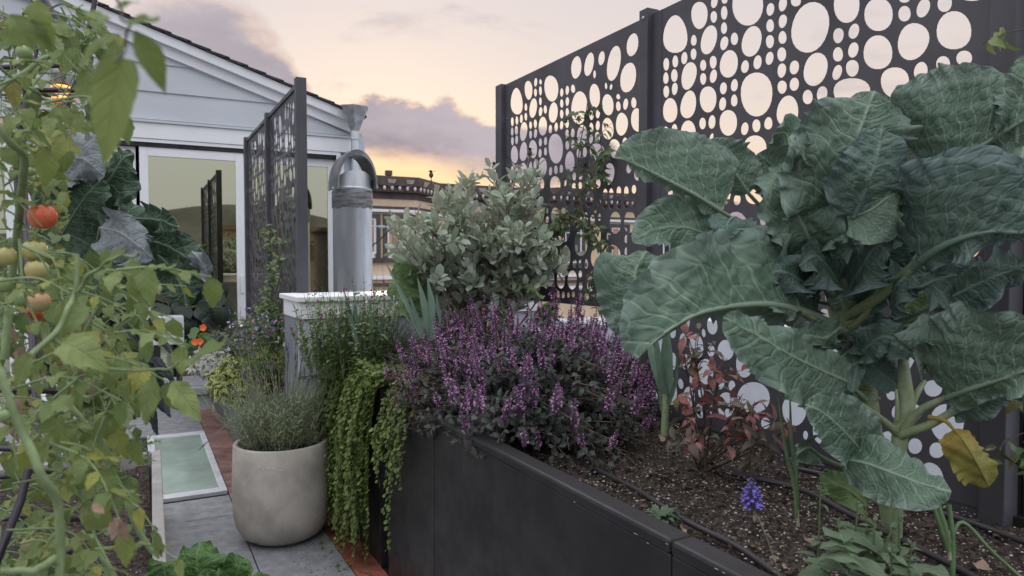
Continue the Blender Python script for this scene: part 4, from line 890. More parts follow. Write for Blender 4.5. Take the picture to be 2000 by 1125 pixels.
# lower right leaf seen from below
K([(1852, 776, 1.46), (1895, 760, 1.40), (1950, 742, 1.35), (2010, 722, 1.31), (2060, 712, 1.29)], 0.165, 0.035, [(-0.55, -1, 0.15), (-0.5, -1, 0.1), (-0.3, -1, 0.0), (0.1, -1, -0.1)], (0.2, 1, 0.4), kale_m, 24, midr=0.007, tipw=0.55, prof=(0.5, 0.42), lobes=0.06, ruf=0.012, quilt=0.010, cell=0.036, nu=100, nv=40)
K([(1830, 715, 1.50), (1815, 690, 1.45), (1805, 665, 1.42)], 0.03, 0.035, (-1, 0, 0.1), (1, 0, 0.2), kale_m, 25)
K([(1850, 790, 1.50), (1900, 790, 1.46), (1960, 775, 1.42), (2010, 765, 1.4)], 0.03, 0.04, (0.1, -1, 0.4), (0.1, 1, 0.3), kaled_m, 26)
# hanging blue leaf, lower left
K([(1652, 745, 1.54), (1600, 722, 1.47), (1545, 695, 1.41), (1490, 662, 1.37), (1440, 634, 1.35), (1412, 620, 1.35)], 0.085, 0.055, [(-0.2, 1, -0.15), (-0.3, 1, -0.1)], [(0.3, -1, 0.35), (0.3, -0.9, 0.5)], kale_m, 27, pet=[(1690, 780, 1.64)], midr=0.004, prof=(0.68, 0.45), tipw=0.3, lobes=0.05, ruf=0.008, quilt=0.004)
# two low leaves in front
K([(1700, 905, 1.46), (1672, 870, 1.41), (1640, 835, 1.37), (1605, 805, 1.35), (1572, 790, 1.35)], 0.055, 0.075, (-0.5, 1, -0.1), (0.7, -0.8, 0.25), kale_m, 28, pet=[(1750, 900, 1.54)], lobes=0.03, ruf=0.005, quilt=0.003, tipw=0.3)
K([(1648, 898, 1.42), (1690, 905, 1.37), (1745, 925, 1.32), (1800, 945, 1.29), (1858, 960, 1.28)], 0.062, 0.062, [(0.3, -0.6, 0.8), (0.2, -0.7, 0.7)], [(-0.1, 1, -0.5), (0, 1, -0.4)], kale_m, 29, pet=[(1720, 890, 1.55), (1670, 880, 1.48)], lobes=0.03, ruf=0.007, quilt=0.003, tipw=0.4)
K([(1600, 890, 1.48), (1580, 875, 1.45), (1560, 885, 1.43), (1548, 905, 1.43)], 0.02, 0.03, (-0.5, -1, 0.2), (0.3, 1, 0.1), kale_m, 30, pet=[(1690, 920, 1.55), (1640, 910, 1.5)], nu=40)
K([(1690, 985, 1.50), (1660, 960, 1.46), (1630, 945, 1.44), (1600, 925, 1.43)], 0.03, 0.035, (-0.3, 1, 0.0), (0.3, -1, 0.2), squash_m, 31, nu=50)
# yellowing leaf
K([(1862, 838, 1.46), (1880, 858, 1.43), (1905, 900, 1.42), (1932, 952, 1.45)], 0.048, 0.046, (-0.8, 0.6, 0.7), (1, -0.3, 0.6), yel_m, 32, pet=[(1815, 815, 1.50), (1845, 822, 1.47)], petr=(0.006, 0.003), lobes=0.03, ruf=0.006, quilt=0.002, midr=0.0025, tipw=0.35)
K([(1775, 640, 1.58), (1790, 652, 1.56), (1805, 655, 1.55)], 0.02, 0.02, (0, -1, 0.1), (0, 1, 0.1), yel_m, 33, nu=30)
# more medium leaves filling the heart of the plant
for k, (x0, y0, d0, x1, y1, d1, w_, mm) in enumerate([(1610, 560, 1.64, 1500, 505, 1.56, .06, 1), (1600, 590, 1.66, 1480, 560, 1.58, .045, 1), (1630, 520, 1.64, 1600, 420, 1.58, .06, 1), (1640, 500, 1.66, 1720, 420, 1.60, .065, 1), (1660, 540, 1.66, 1770, 470, 1.58, .06, 1), (1660, 580, 1.66, 1745, 545, 1.60, .05, 1), (1650, 470, 1.68, 1600, 330, 1.64, .08, 0), (1665, 470, 1.70, 1790, 330, 1.66, .09, 0), (1640, 450, 1.7, 1500, 340, 1.66, .07, 0), (1720, 470, 1.68, 1850, 400, 1.6, .08, 1), (1690, 440, 1.66, 1760, 250, 1.6, .085, 0), (1780, 520, 1.62, 1760, 600, 1.56, .04, 1), (1600, 540, 1.6, 1540, 600, 1.54, .04, 1), (1700, 640, 1.64, 1790, 690, 1.56, .045, 1), (1640, 660, 1.66, 1560, 690, 1.6, .035, 1), (1690, 700, 1.64, 1760, 760, 1.58, .04, 1), (1660, 760, 1.66, 1620, 820, 1.6, .035, 1), (1740, 560, 1.66, 1840, 520, 1.58, .06, 1), (1790, 420, 1.62, 1930, 330, 1.52, .08, 0), (1560, 430, 1.62, 1480, 300, 1.6, .07, 0), (1545, 300, 1.62, 1510, 262, 1.62, .045, 0), (1800, 260, 1.62, 1740, 190, 1.6, .06, 0), (1850, 240, 1.6, 1960, 150, 1.56, .07, 0)]):
    ll = math.hypot(x1-x0, y1-y0); nx_, ny_ = -(y1-y0)/ll, (x1-x0)/ll
    bw = rg.uniform(-.02, .05)
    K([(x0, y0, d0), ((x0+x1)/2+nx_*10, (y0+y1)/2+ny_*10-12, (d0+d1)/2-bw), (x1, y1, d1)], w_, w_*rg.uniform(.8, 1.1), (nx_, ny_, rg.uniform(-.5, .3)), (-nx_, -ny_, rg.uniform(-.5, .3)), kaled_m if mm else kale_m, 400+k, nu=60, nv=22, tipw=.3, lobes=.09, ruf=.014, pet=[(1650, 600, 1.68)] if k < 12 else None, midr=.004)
for k, (mid, w1, w2, dl, dr, mm) in enumerate([
    ([(1640, 560, 1.56), (1615, 520, 1.50), (1590, 500, 1.46), (1560, 520, 1.44)], .05, .055, (0, 1, -.2), (0, -1, .2), 1),
    ([(1660, 560, 1.56), (1690, 510, 1.49), (1715, 480, 1.46), (1738, 500, 1.45)], .055, .05, (-.2, -1, .1), (.1, 1, -.2), 1),
    ([(1600, 470, 1.54), (1625, 440, 1.49), (1650, 440, 1.46), (1672, 470, 1.45)], .05, .05, (0, -1, .2), (0, 1, -.2), 0),
    ([(1580, 560, 1.52), (1550, 540, 1.48), (1520, 530, 1.46), (1488, 545, 1.46)], .035, .045, (0, 1, -.2), (0, -1, .2), 1),
    ([(1690, 470, 1.52), (1715, 430, 1.48), (1745, 410, 1.46), (1775, 420, 1.46)], .05, .055, (0, -1, .2), (0, 1, -.2), 1),
    ([(1640, 640, 1.58), (1610, 660, 1.54), (1570, 655, 1.52), (1535, 670, 1.52)], .03, .035, (0, 1, -.2), (0, -1, .2), 0),
    ([(1680, 690, 1.6), (1720, 660, 1.54), (1750, 665, 1.52), (1775, 700, 1.52)], .04, .04, (0, -1, .2), (0, 1, -.2), 1),
    ([(1740, 600, 1.56), (1750, 560, 1.5), (1775, 540, 1.48), (1800, 560, 1.48)], .035, .04, (0, -1, .2), (0, 1, -.2), 1)]):
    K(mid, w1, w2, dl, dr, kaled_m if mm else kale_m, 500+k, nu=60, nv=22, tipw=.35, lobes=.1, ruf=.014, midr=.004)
# small dark leaves round the stalk
for k in range(34):
    x, y = rg.uniform(1500, 1800), rg.uniform(470, 700)
    if k > 22: x, y = rg.uniform(1650, 1800), rg.uniform(620, 780)
    d = 1.66+rg.uniform(-0.07, 0.1)
    a = rg.uniform(0, 6.28); ln_ = rg.uniform(30, 60); b_ = rg.uniform(-0.06, 0.04)
    mid = [(x, y, d), (x+ln_*.5*math.cos(a), y+ln_*.5*math.sin(a), d+b_), (x+ln_*math.cos(a), y+ln_*math.sin(a)+8, d+b_*1.5)]
    n_ = (-math.sin(a), math.cos(a))
    K(mid, rg.uniform(.015, .035), rg.uniform(.015, .035), (n_[0], n_[1], rg.uniform(-.8, .3)), (-n_[0], -n_[1], rg.uniform(-.8, .3)), kaled_m if k % 3 else kale_m, 100+k, nu=30, nv=10, ruf=0.004, cell=0.02)
for (x, y, d, x2, y2, d2, r_) in [(1650, 640, 1.68, 1560, 606, 1.52, .011), (1648, 620, 1.66, 1795, 510, 1.45, .013), (1660, 660, 1.66, 1830, 590, 1.5, .008), (1640, 560, 1.66, 1590, 480, 1.54, .01), (1655, 690, 1.67, 1600, 640, 1.6, .007), (1665, 700, 1.67, 1740, 620, 1.58, .007), (1690, 720, 1.66, 1770, 640, 1.6, .006), (1670, 760, 1.67, 1600, 650, 1.57, .006), (1640, 600, 1.66, 1690, 480, 1.6, .009), (1650, 650, 1.66, 1720, 560, 1.56, .009), (1645, 600, 1.64, 1610, 500, 1.6, .008)]:
    kstem([(x, y, d), ((x+x2)/2+4, (y+y2)/2+10, (d+d2)/2), (x2, y2, d2)], [r_, r_*0.75], 'petiole')
# ------------------------------------------------------------------ helpers for smaller plants
def V3(*a): return np.array(a, float)
def stems_obj(parent, paths, m, name='stem', n=5):
    if len(paths) <= 14:
        for pts, r in paths: o = obj(name, tube(pts, r, n, 8), m, parent, smooth=True)
        return o
    sp = Soup()
    for pts, r in paths: sp.add(*tube(pts, r, n, 8))
    return obj(name, sp.get(), m, parent, smooth=True, kind='stuff')
def curve_to(a, b, rg, bend=0.15, up=0.4):
    a, b = np.asarray(a, float), np.asarray(b, float); L = np.linalg.norm(b-a)
    m = a*0.5+b*0.5+rg.normal(0, bend, 3)*L*0.4; m[2] += up*L*0.15
    return smooth_path([a, m, b], 10)
def along(path, t):
    i = min(int(t*(len(path)-1)), len(path)-2); f = t*(len(path)-1)-i
    return path[i]*(1-f)+path[i+1]*f, unit(path[i+1]-path[i])
def pairs(recs, path, n, t0, t1, size, rg, ntpl, droop=0.2, tilt=0.6, jit=0.25, opp=True, shrink=0.35):
    ref = unit(rg.normal(0, 1, 3))
    for k in range(n):
        t = t0+(t1-t0)*(k+rg.uniform(0, .6))/n
        p, d = along(path, min(t, .999)); a = unit(np.cross(d, ref)); b = np.cross(d, a)
        ang = k*1.571+rg.uniform(-.3, .3) if opp else k*2.4
        for s_ in ((1, -1) if opp else (1,)):
            o = (a*math.cos(ang)+b*math.sin(ang))*s_
            dd = unit(d*tilt+o+rg.normal(0, jit, 3)-V3(0, 0, droop))
            up = unit(d+V3(0, 0, 0.8)+rg.normal(0, .2, 3))
            s = size*rg.uniform(0.65, 1.15)*(1-shrink*max(0, (t-.6)/.4))
            recs.append((p+o*0.003, dd, up, s, int(rg.integers(ntpl))))
def flower_spike_mesh(name, seed, L, n, m, rad=0.011, petal=0.5, pm=1):
    """slim raceme: whorls of dark calyces (material 0) with small open petals (material 1)"""
    rg = np.random.default_rng(seed); Vs, Fs, Mi = [], [], []; c = 0
    V, F, _ = tube([(0, 0, -0.03), (0, 0, L*.5), (rg.uniform(-.006, .006), 0, L)], [0.0016, 0.0012, 0.0006], 4, 5); Vs.append(V); Fs += F.tolist(); Mi += [0]*len(F); c += len(V)
    for w in range(n):
        t = w/(n-1); z = L*t; r = rad*(1-0.65*t**1.5)*(0.8+0.2*min(1, t*5))
        for q in range(6):
            a = q*1.047+w*0.5+rg.uniform(-.3, .3); o = V3(math.cos(a), math.sin(a), 0); s = V3(-math.sin(a), math.cos(a), 0)
            p = V3(0, 0, z+rg.uniform(-.002, .002)); h = r*0.5
            Vs.append(np.array([p+o*r*.2-s*h*.6, p+o*r*.2+s*h*.6, p+o*r+s*h*.7+V3(0, 0, .003), p+o*r-s*h*.7+V3(0, 0, .003)])); Fs.append([c, c+1, c+2, c+3]); Mi.append(0); c += 4
            if rg.random() < petal*(1.15-0.75*t):
                e = p+o*r*1.1+V3(0, 0, .002); k = r*rg.uniform(.4, .7)
                for f in (0.5, -0.7):
                    tip = e+o*k*1.0+V3(0, 0, k*f)
                    Vs.append(np.array([e-s*k*.4, e+s*k*.4, tip+s*k*.55, tip-s*k*.55])); Fs.append([c, c+1, c+2, c+3]); Mi.append(1); c += 4
    me = meshdata(name, np.concatenate(Vs), np.array(Fs), list(m), smooth=False)
    me.polygons.foreach_set('material_index', np.array(Mi, dtype=np.int32)); me.update()
    return me
def inst(me, name, parent, pos, axis, s=1.0, spin=0.0):
    o = bpy.data.objects.new(name, me); o.parent = parent
    z = unit(axis); x = unit(np.cross(V3(math.cos(spin), math.sin(spin), 0.01), z)); y = np.cross(z, x)
    B = np.stack([x, y, z], 1)*s; p = np.asarray(pos)-wl(parent)
    o.matrix_basis = Matrix([[*B[0], p[0]], [*B[1], p[1]], [*B[2], p[2]], [0, 0, 0, 1]]); COL.objects.link(o); return o
# ------------------------------------------------------------------ purple basil
rg = np.random.default_rng(77)
bas = thing('flowering_basil', 'broad dark-leaved basil bush covered in purple-pink flower spikes', 'basil', (1.3, 2.28, SZ))
bl_m = leafmat('basil_leaf', (0.058, 0.074, 0.066), (0.095, 0.120, 0.098), vein=(0.12, 0.14, 0.12), vs=0.35, back=(0.075, 0.07, 0.082), rough=0.45, trans=0.12, blotch=(0.055, 0.038, 0.055))
bt = [leaf_tpl(6, 2, 'ovate', 0.27, 0.3, c, 0.02, i, 0.05) for i, c in enumerate((0.5, 0.9, 1.2, 0.2))]
cal_m = mat('basil_calyx', (0.15, 0.075, 0.15), 0.6, var=0.4, vs=150)
pet_m = mat('basil_petal', (0.60, 0.27, 0.55), 0.6, var=0.3, vs=120)
spk = [flower_spike_mesh('flower_spike', k, rg.uniform(.06, .115), 13, (cal_m, pet_m), 0.0105, (.6, .5, .35, .55, .2, .1)[k]) for k in range(6)]
C0, RAD = V3(1.27, 2.27, 0.775), V3(0.51, 0.58, 0.335)
recs, paths, nsp = [], [], 0
for k in range(620):
    zz = rg.uniform(-0.22, 1.0); a = rg.uniform(0, 6.28); rr = math.sqrt(max(0, 1-zz*zz))
    dv = V3(rr*math.cos(a), rr*math.sin(a), zz); rho = rg.uniform(0.80, 1.03)*(1+0.10*math.sin(3*a+1)+0.06*math.sin(7*a))
    tip = C0+dv*RAD*rho
    base_ = V3(C0[0]+rg.uniform(-.2, .2), C0[1]+rg.uniform(-.22, .22), SZ)
    pa = curve_to(base_, tip, rg, 0.12, 0.8)
    paths.append((pa, [0.0028, 0.0012]))
    pairs(recs, pa, 8, 0.38, 1.0, 0.038, rg, 4, droop=0.55, tilt=0.35, jit=.3)
    if zz > -0.1 and rg.random() < (0.68 if zz > .25 else .14):
        ax = unit(V3(dv[0]*.35, dv[1]*.35, 1)+rg.normal(0, .12, 3))
        inst(spk[int(rg.integers(6))], 'flower_spike', bas, tip-ax*.02, ax, rg.uniform(.75, 1.15), rg.uniform(0, 6)); nsp += 1
stems_obj(bas, paths, stem_brown, n=4)
leaves(bas, 'leaf', bt, recs, bl_m, 300)
# ------------------------------------------------------------------ feijoa
rg = np.random.default_rng(5)
fb = V3(1.50, 3.18, SZ+.03)
fei = thing('feijoa_shrub', 'silvery grey-green shrub with small oval leaves rising behind the basil', 'shrub', fb)
fe_m = leafmat('feijoa_leaf', (0.33, 0.40, 0.31), (0.43, 0.495, 0.395), vein=(0.36, 0.42, 0.34), vs=0.35, nveins=6, back=(0.55, 0.58, 0.52), rough=0.5, trans=0.15)
ft = [leaf_tpl(5, 1, 'ell', 0.27, f, c, 0.02, i) for i, (f, c) in enumerate(((0.3, .15), (0.15, .4), (0.4, -.2)))]
fs_m = mat('feijoa_twig', (0.30, 0.20, 0.16), 0.7, var=0.3, vs=30)
recs, paths = [], []
for k in range(64):
    px = rg.uniform(765, 1090); ttop = 345+abs(px-935)**1.35*0.075
    py = rg.uniform(ttop, ttop+120) if k < 48 else rg.uniform(470, 590)
    if k < 9: px, py = ((1035, 298), (1010, 330), (975, 352), (885, 372), (852, 368), (912, 360), (1062, 335), (800, 420), (945, 340))[k]
    if k >= 61: px, py = rg.uniform(1090, 1140), rg.uniform(420, 500)
    tip = P(px, py, rg.uniform(3.15, 3.85)); b0 = fb+V3(rg.uniform(-.07, .07), rg.uniform(-.07, .07), 0)
    pa = curve_to(b0, tip, rg, 0.16, 0.8); paths.append((pa, [0.006, 0.0016]))
    pairs(recs, pa, 9, 0.42, 1.0, 0.078, rg, 3, droop=-0.3, tilt=1.35, jit=.22, shrink=.5)
    for q in range(4):
        p, d = along(pa, rg.uniform(.4, .85)); t2 = p+unit(d+rg.normal(0, .55, 3)+V3(0, 0, .25))*rg.uniform(.12, .24)
        p2 = curve_to(p, t2, rg, .1); paths.append((p2, [0.003, 0.0011]))
        pairs(recs, p2, 4, 0.25, 1.0, 0.074, rg, 3, droop=-0.2, tilt=0.9, jit=.22, shrink=.45)
stems_obj(fei, paths, fs_m, n=5)
leaves(fei, 'leaf', ft, recs, fe_m, 300)
hip_m = mat('feijoa_bud', (0.10, 0.06, 0.06), 0.7, var=0.3)
for x, y, d in ((842, 343, 3.5), (965, 327, 3.5), (1102, 348, 3.4), (1035, 300, 3.3)):
    p = P(x, y, d); sp = Soup(); sp.add(*tube([p-V3(0, 0, .05), p-V3(0, 0, .005)], .0018, 5)); V, F = lathe([(0.001, -.014), (.009, -.006), (.012, .004), (.007, .014), (.004, .017)], p, 8); sp.add(V, F)
    for q in range(3):
        a = q*2.1; sp.add(*put(ft[0], p+V3(0, 0, .013), V3(math.cos(a), math.sin(a), .6), (0, 0, 1), 0.026))
    obj('bud', sp.get(), hip_m, fei, smooth=True)
paths = [([fb, P(945, 560, 3.5), tuple(P(842, 350, 3.5))], [.004, .0015]), ([fb, P(960, 520, 3.5), tuple(P(965, 335, 3.5))], [.004, .0015])]
for q in paths: stems_obj(fei, [q], fs_m)
# broad green leaves behind and below the feijoa
sq = thing('squash_plant', 'broad light-green ribbed leaves left of the silvery shrub', 'squash', P(800, 640, 3.45))
def B(mid, w1, w2, dl, dr, m, par, seed, **kw): return bigleaf('leaf', par, PP(mid), w1, w2, camdir(*dl), camdir(*dr), m, seed, **kw)
for i, (mid, w) in enumerate([([(845, 560, 3.5), (815, 540, 3.35), (785, 528, 3.25), (762, 535, 3.2)], .055), ([(850, 590, 3.5), (815, 572, 3.36), (785, 565, 3.3), (755, 572, 3.25)], .07), ([(830, 610, 3.4), (800, 600, 3.32), (772, 600, 3.28)], .05), ([(800, 560, 3.6), (790, 540, 3.55), (778, 522, 3.5)], .05), ([(880, 430, 3.75), (888, 410, 3.72), (895, 385, 3.7)], .06), ([(900, 500, 3.7), (880, 480, 3.65), (860, 450, 3.65)], .07)]):
    B(mid, w, w, (0.2, -1, 0.3), (-0.1, 1, 0.2), squash_m, sq, 40+i, nu=40, nv=14, cell=.022, tipw=.3, pet=[(0, 0, 0)] and PP([(840, 650, 3.5)]), petr=(.005, .004))
sq2 = thing('squash_plant', 'bright green squash leaf tucked between the silvery shrub and the screen', 'squash', P(1070, 660, 3.2))
for i, (mid, w) in enumerate([([(1050, 640, 3.2), (1068, 612, 3.15), (1080, 590, 3.12)], .05), ([(1020, 560, 3.3), (1042, 565, 3.2), (1060, 585, 3.15)], .035)]):
    B(mid, w, w, (-1, -.3, 0.2), (1, .3, 0.2), squash_m, sq2, 50+i, nu=36, nv=12, cell=.02, tipw=.3, pet=PP([(1060, 690, 3.25)]), petr=(.004, .003))
# ------------------------------------------------------------------ trailing lime creeper
rg = np.random.default_rng(9)
cr = thing('trailing_creeper', 'lime-green creeper with tiny round leaves cascading to the deck beside the pot', 'creeper', (0.88, 3.2, 0.75))
cr_m = leafmat('creeper_leaf', (0.10, 0.155, 0.035), (0.24, 0.31, 0.085), rough=0.5, trans=0.25, back=(0.2, 0.27, 0.10), blotch=(0.09, 0.14, 0.035))
ct = [leaf_tpl(4, 1, 'round', 0.5, f, .3, 0.0, i) for i, f in enumerate((0.15, -.1))]
recs, paths = [], []
def strand(y0, zend, xoff, bulge, sx=0.0):
    top = V3(0.95+rg.uniform(-.02, .12), y0+rg.uniform(-.03, .03), 0.79+rg.uniform(0, .05))
    pts = [top, V3(0.90-bulge*.4, y0, 0.785+rg.uniform(-.01, .03)), V3(0.875-bulge, y0+sx*.2, 0.66), V3(0.865-bulge+xoff*.5, y0+sx*.6+rg.uniform(-.03, .03), (0.66+zend)/2), V3(0.86-bulge*.6+xoff, y0+sx+rg.uniform(-.04, .04), zend)]
    pa = smooth_path(pts, 24); paths.append((pa, [.0011, .0008]))
    L = np.linalg.norm(np.diff(pa, axis=0), axis=1).sum(); n = int(L/.0155)
    for k in range(n):
        p, d = along(pa, k/n); o = unit(V3(-1, rg.normal(0, .8), rg.normal(0, .6)))
        for s_ in (1, -1):
            oo = unit(V3(-0.55, s_*rg.uniform(.4, 1), rg.uniform(-.7, .3)))
            recs.append((p+rg.normal(0, .005, 3), oo, unit(V3(-1, rg.normal(0, .5), .7+rg.normal(0, .4))), rg.uniform(.010, .021), int(rg.integers(2))))
for k in range(210):
    y0 = rg.uniform(2.88, 3.66); t = (y0-2.88)/.78
    ze = rg.uniform(.01, .3) if rg.random() < .8 else rg.uniform(.3, .6)
    strand(y0, ze, rg.uniform(-.06, .01), rg.uniform(0, .085), rg.uniform(-.05, .05))
for k in range(16):
    strand(rg.uniform(2.45, 2.72), rg.uniform(.40, .68), -.01, rg.uniform(.0, .05), rg.uniform(0, .06))
strand(2.58, .16, -.01, .02, .03); strand(2.62, .3, -.01, .02, .03); strand(2.5, .45, .0, .02)
for k in range(1500):      # mound on top
    y = rg.uniform(2.88, 3.66); x = rg.uniform(.86, 1.12); z = .775+.075*math.sin(min(1, (1.14-x)/.26)*1.6)*rg.uniform(.2, 1)*(1.2-.5*abs(y-3.2))
    recs.append((V3(x, y, z), unit(rg.normal(0, 1, 3)*[1, 1, .3]), unit(V3(-.4, -.3, 1)+rg.normal(0, .4, 3)), rg.uniform(.013, .024), int(rg.integers(2))))
for k in range(40):      # a few fallen runners over the pavers
    a = V3(.83+rg.uniform(-.05, .05), rg.uniform(2.75, 3.5), .03); 
    recs.append((a+V3(rg.uniform(-.1, .04), rg.uniform(-.1, .1), -.02), unit(rg.normal(0, 1, 3)*[1, 1, .1]), (0, 0, 1), .018, 0))
stems_obj(cr, paths, mat('creeper_stem', (0.16, 0.17, 0.06), .6), n=4)
leaves(cr, 'leaf', ct, recs, cr_m, 300)
tip_ = [P(760, 812, 2.95), P(800, 770, 2.78), P(835, 762, 2.7), P(860, 772, 2.66)]
stems_obj(cr, [(tip_, [.0022, .0014])], stem_pale, 'runner')
# ------------------------------------------------------------------ pot and lavender
PC = V3(.588, 3.45, 0)
pot = thing('plant_pot', 'rounded pale concrete pot with drain hole standing on the grey pavers', 'pot', PC)
obj('shell', lathe([(0.0, .004), (.12, .004), (.15, .008), (.183, .030), (.206, .07), (.218, .12), (.2235, .19), (.223, .28), (.2195, .37), (.2155, .45), (.2125, .4555), (.206, .457), (.1965, .4555), (.194, .45), (.194, .39), (.0, .39)], PC, 72)[:2], conc_m, pot, smooth=True)
obj('soil', lathe([(.0, .425), (.1, .422), (.193, .41)], PC, 28)[:2], soil_m, pot, smooth=True)
dh = onZ(520, 1056, .012); dd_ = unit(V3(dh[0]-PC[0], dh[1]-PC[1], 0)); side_ = V3(-dd_[1], dd_[0], 0)
th = np.linspace(0, 2*np.pi, 16, endpoint=False)
q0 = PC+dd_*.178+V3(0, 0, .030); tl_ = unit(-dd_*.62+V3(0, 0, 1)*-.75)
V = np.array([q0+dd_*.003+side_*.024*math.cos(a)-tl_*.012*math.sin(a) for a in th])
obj('drain_hole', (V, [list(range(16))]), dark_m, pot)
rg = np.random.default_rng(14)
wm_ = mat('chalk_mark', (0.70, 0.68, 0.66), .8, var=.1)
for k in range(5):
    x, y = 492+k*13+rg.uniform(-3, 3), 917+rg.uniform(-2, 2)
    pts = []
    for q in range(3):
        a_, b_ = azel(x+q*4, y); xx = onY(x+q*4, y, 3.235); v = xx-PC; rr_ = math.hypot(v[0], v[1]); pts.append(PC+V3(v[0]/rr_*.2238, v[1]/rr_*.2238, xx[2]+rg.uniform(-.002, .002)))
    obj('scuff', tube(pts, [.0004, .0016, .0004], 5)[:2], wm_, pot, smooth=True)
lav = thing('lavender_plant', 'grey-green lavender with thin violet-tipped stalks growing in the concrete pot', 'lavender', PC+V3(0, 0, .41))
la_m = leafmat('lavender_leaf', (0.21, 0.25, 0.145), (0.32, 0.355, 0.225), rough=.7, trans=.1)
lt = [leaf_tpl(3, 1, 'lance', .055, .2, c, 0, i) for i, c in enumerate((.2, .5))]
recs, paths = [], []
for k in range(360):
    a = rg.uniform(0, 6.28); r0 = rg.uniform(0, .15); b0 = PC+V3(r0*math.cos(a), r0*math.sin(a), .42)
    h = rg.uniform(.08, .33); tp = b0+V3(math.cos(a)*h*rg.uniform(.15, .75), math.sin(a)*h*rg.uniform(.15, .75), h)+rg.normal(0, .02, 3)
    pa = curve_to(b0, tp, rg, .15); paths.append((pa, [.0016, .0009])); pairs(recs, pa, 9, .15, 1, .036, rg, 2, droop=-.3, tilt=1.0, jit=.3)
stk_m = mat('lavender_stalk', (0.25, 0.29, 0.18), .7, var=.2)
stk = []
dry_m, vio_m = mat('lavender_dry', (0.19, 0.17, 0.17), .8, var=.3, vs=60), mat('lavender_violet', (0.26, 0.20, 0.52), .6, var=.3, vs=60)
lh = [flower_spike_mesh('flower_head', 60+k, .030, 6, (dry_m, vio_m), .0055, (.15, .55, .9)[k]) for k in range(3)]
for k in range(70):
    a = rg.uniform(0, 6.28); r0 = rg.uniform(0, .13); b0 = PC+V3(r0*math.cos(a), r0*math.sin(a), .43)
    h = rg.uniform(.28, .50); sl = rg.uniform(.1, .55); tp = b0+V3(math.cos(a)*h*sl, math.sin(a)*h*sl, h)
    pa = curve_to(b0, tp, rg, .06); stk.append((pa, [.0013, .0009]))
    inst(lh[int(rg.integers(3)) if k % 3 == 0 else 0], 'flower_head', lav, tp, pa[-1]-pa[-2], rg.uniform(.8, 1.3))
pa = PP([(540, 800, 3.25), (480, 800, 3.1), (425, 845, 3.02), (402, 866, 3.0)]); stk.append((pa, [.0014, .0010])); inst(lh[0], 'flower_head', lav, pa[-1], pa[-1]-pa[-2], 1.1)
stems_obj(lav, paths, stk_m, n=4); stems_obj(lav, stk, stk_m, 'flower_stalk', 4)
leaves(lav, 'leaf', lt, recs, la_m, 0)
# ------------------------------------------------------------------ herbs in the grey planter
def mound(name, label, cat, ctr, rad, n, tpls, m, size, seed, stems=stem_g, droop=0.2, tilt=.7, npair=5, t0=.3, maxp=120, group=None):
    rg = np.random.default_rng(seed); t = thing(name, label, cat, (ctr[0], ctr[1], ctr[2]-rad[2]*.6), group); recs, paths = [], []
    for k in range(n):
        zz = rg.uniform(-.1, 1); a = rg.uniform(0, 6.28); rr = math.sqrt(1-zz*zz if zz < 1 else 0)
        tip = V3(*ctr)+V3(rr*math.cos(a), rr*math.sin(a), zz)*np.array(rad)*rg.uniform(.7, 1.08)
        b0 = V3(ctr[0]+rg.uniform(-.3, .3)*rad[0], ctr[1]+rg.uniform(-.3, .3)*rad[1], ctr[2]-rad[2]*.6)
        pa = curve_to(b0, tip, rg, .12, .6); paths.append((pa, [.0022, .001])); pairs(recs, pa, npair, t0, 1, size, rg, len(tpls), droop=droop, tilt=tilt, jit=.3)
    stems_obj(t, paths, stems, n=4); leaves(t, 'leaf', tpls, recs, m, maxp)
    return t
lance = [leaf_tpl(5, 1, 'lance', .2, .25, c, .03, i) for i, c in enumerate((.3, .8, 1.2))]
ovat = [leaf_tpl(5, 1, 'ovate', .28, .25, c, .02, i) for i, c in enumerate((.3, .8))]
ys_m = leafmat('yellow_sage_leaf', (0.13, 0.20, 0.07), (0.19, 0.26, 0.09), edge=(0.58, 0.56, 0.20), rough=.6, trans=.2)
mound('variegated_sage', 'sage with yellow-edged leaves spilling over the grey planter behind the pot', 'sage', P(464, 752, 4.5), (.19, .24, .21), 130, lance, ys_m, .075, 21, droop=.35)
mound('variegated_sage', 'upper clump of yellow-edged sage showing through the lavender stalks', 'sage', P(520, 715, 4.7), (.18, .22, .19), 90, lance, ys_m, .075, 22, droop=.3)
ws_m = leafmat('silver_sage_leaf', (0.29, 0.31, 0.27), (0.42, 0.43, 0.385), edge=(0.50, 0.50, 0.45), rough=.8, trans=.1)
mound('silver_sage', 'pale silvery sage mound at the far end of the grey planter', 'sage', P(425, 712, 5.7), (.24, .4, .14), 90, lance, ws_m, .085, 23, droop=.4, npair=6)
dk_m = leafmat('dark_sage_leaf', (0.10, 0.13, 0.085), (0.15, 0.18, 0.13), back=(.22, .23, .22), rough=.6, trans=.15, blotch=(.13, .10, .12))
mound('salvia_bush', 'grey-purple leafed salvia bush at the foot of the left screen', 'salvia', P(470, 668, 5.2), (.22, .3, .2), 70, ovat, dk_m, .06, 24, droop=.3)
mound('salvia_bush', 'green leafy salvia bush below the vine on the left screen', 'salvia', P(530, 650, 4.75), (.2, .25, .24), 80, ovat, leafmat('mid_green_leaf', (0.10, 0.155, 0.065), (0.16, 0.22, 0.09), rough=.5, trans=.2, vein=(.2, .27, .12), vs=.4), .058, 25, droop=.3)
na = thing('nasturtium', 'low nasturtium with two orange flowers by the door sill', 'flower', P(390, 690, 6.6))
na_m = leafmat('nasturtium_leaf', (0.08, 0.15, 0.05), (0.12, 0.20, 0.07), trans=.2)
rg = np.random.default_rng(41); recs = []; rt_ = [leaf_tpl(5, 2, 'round', .5, .05, .1, .03, 1)]; paths = []
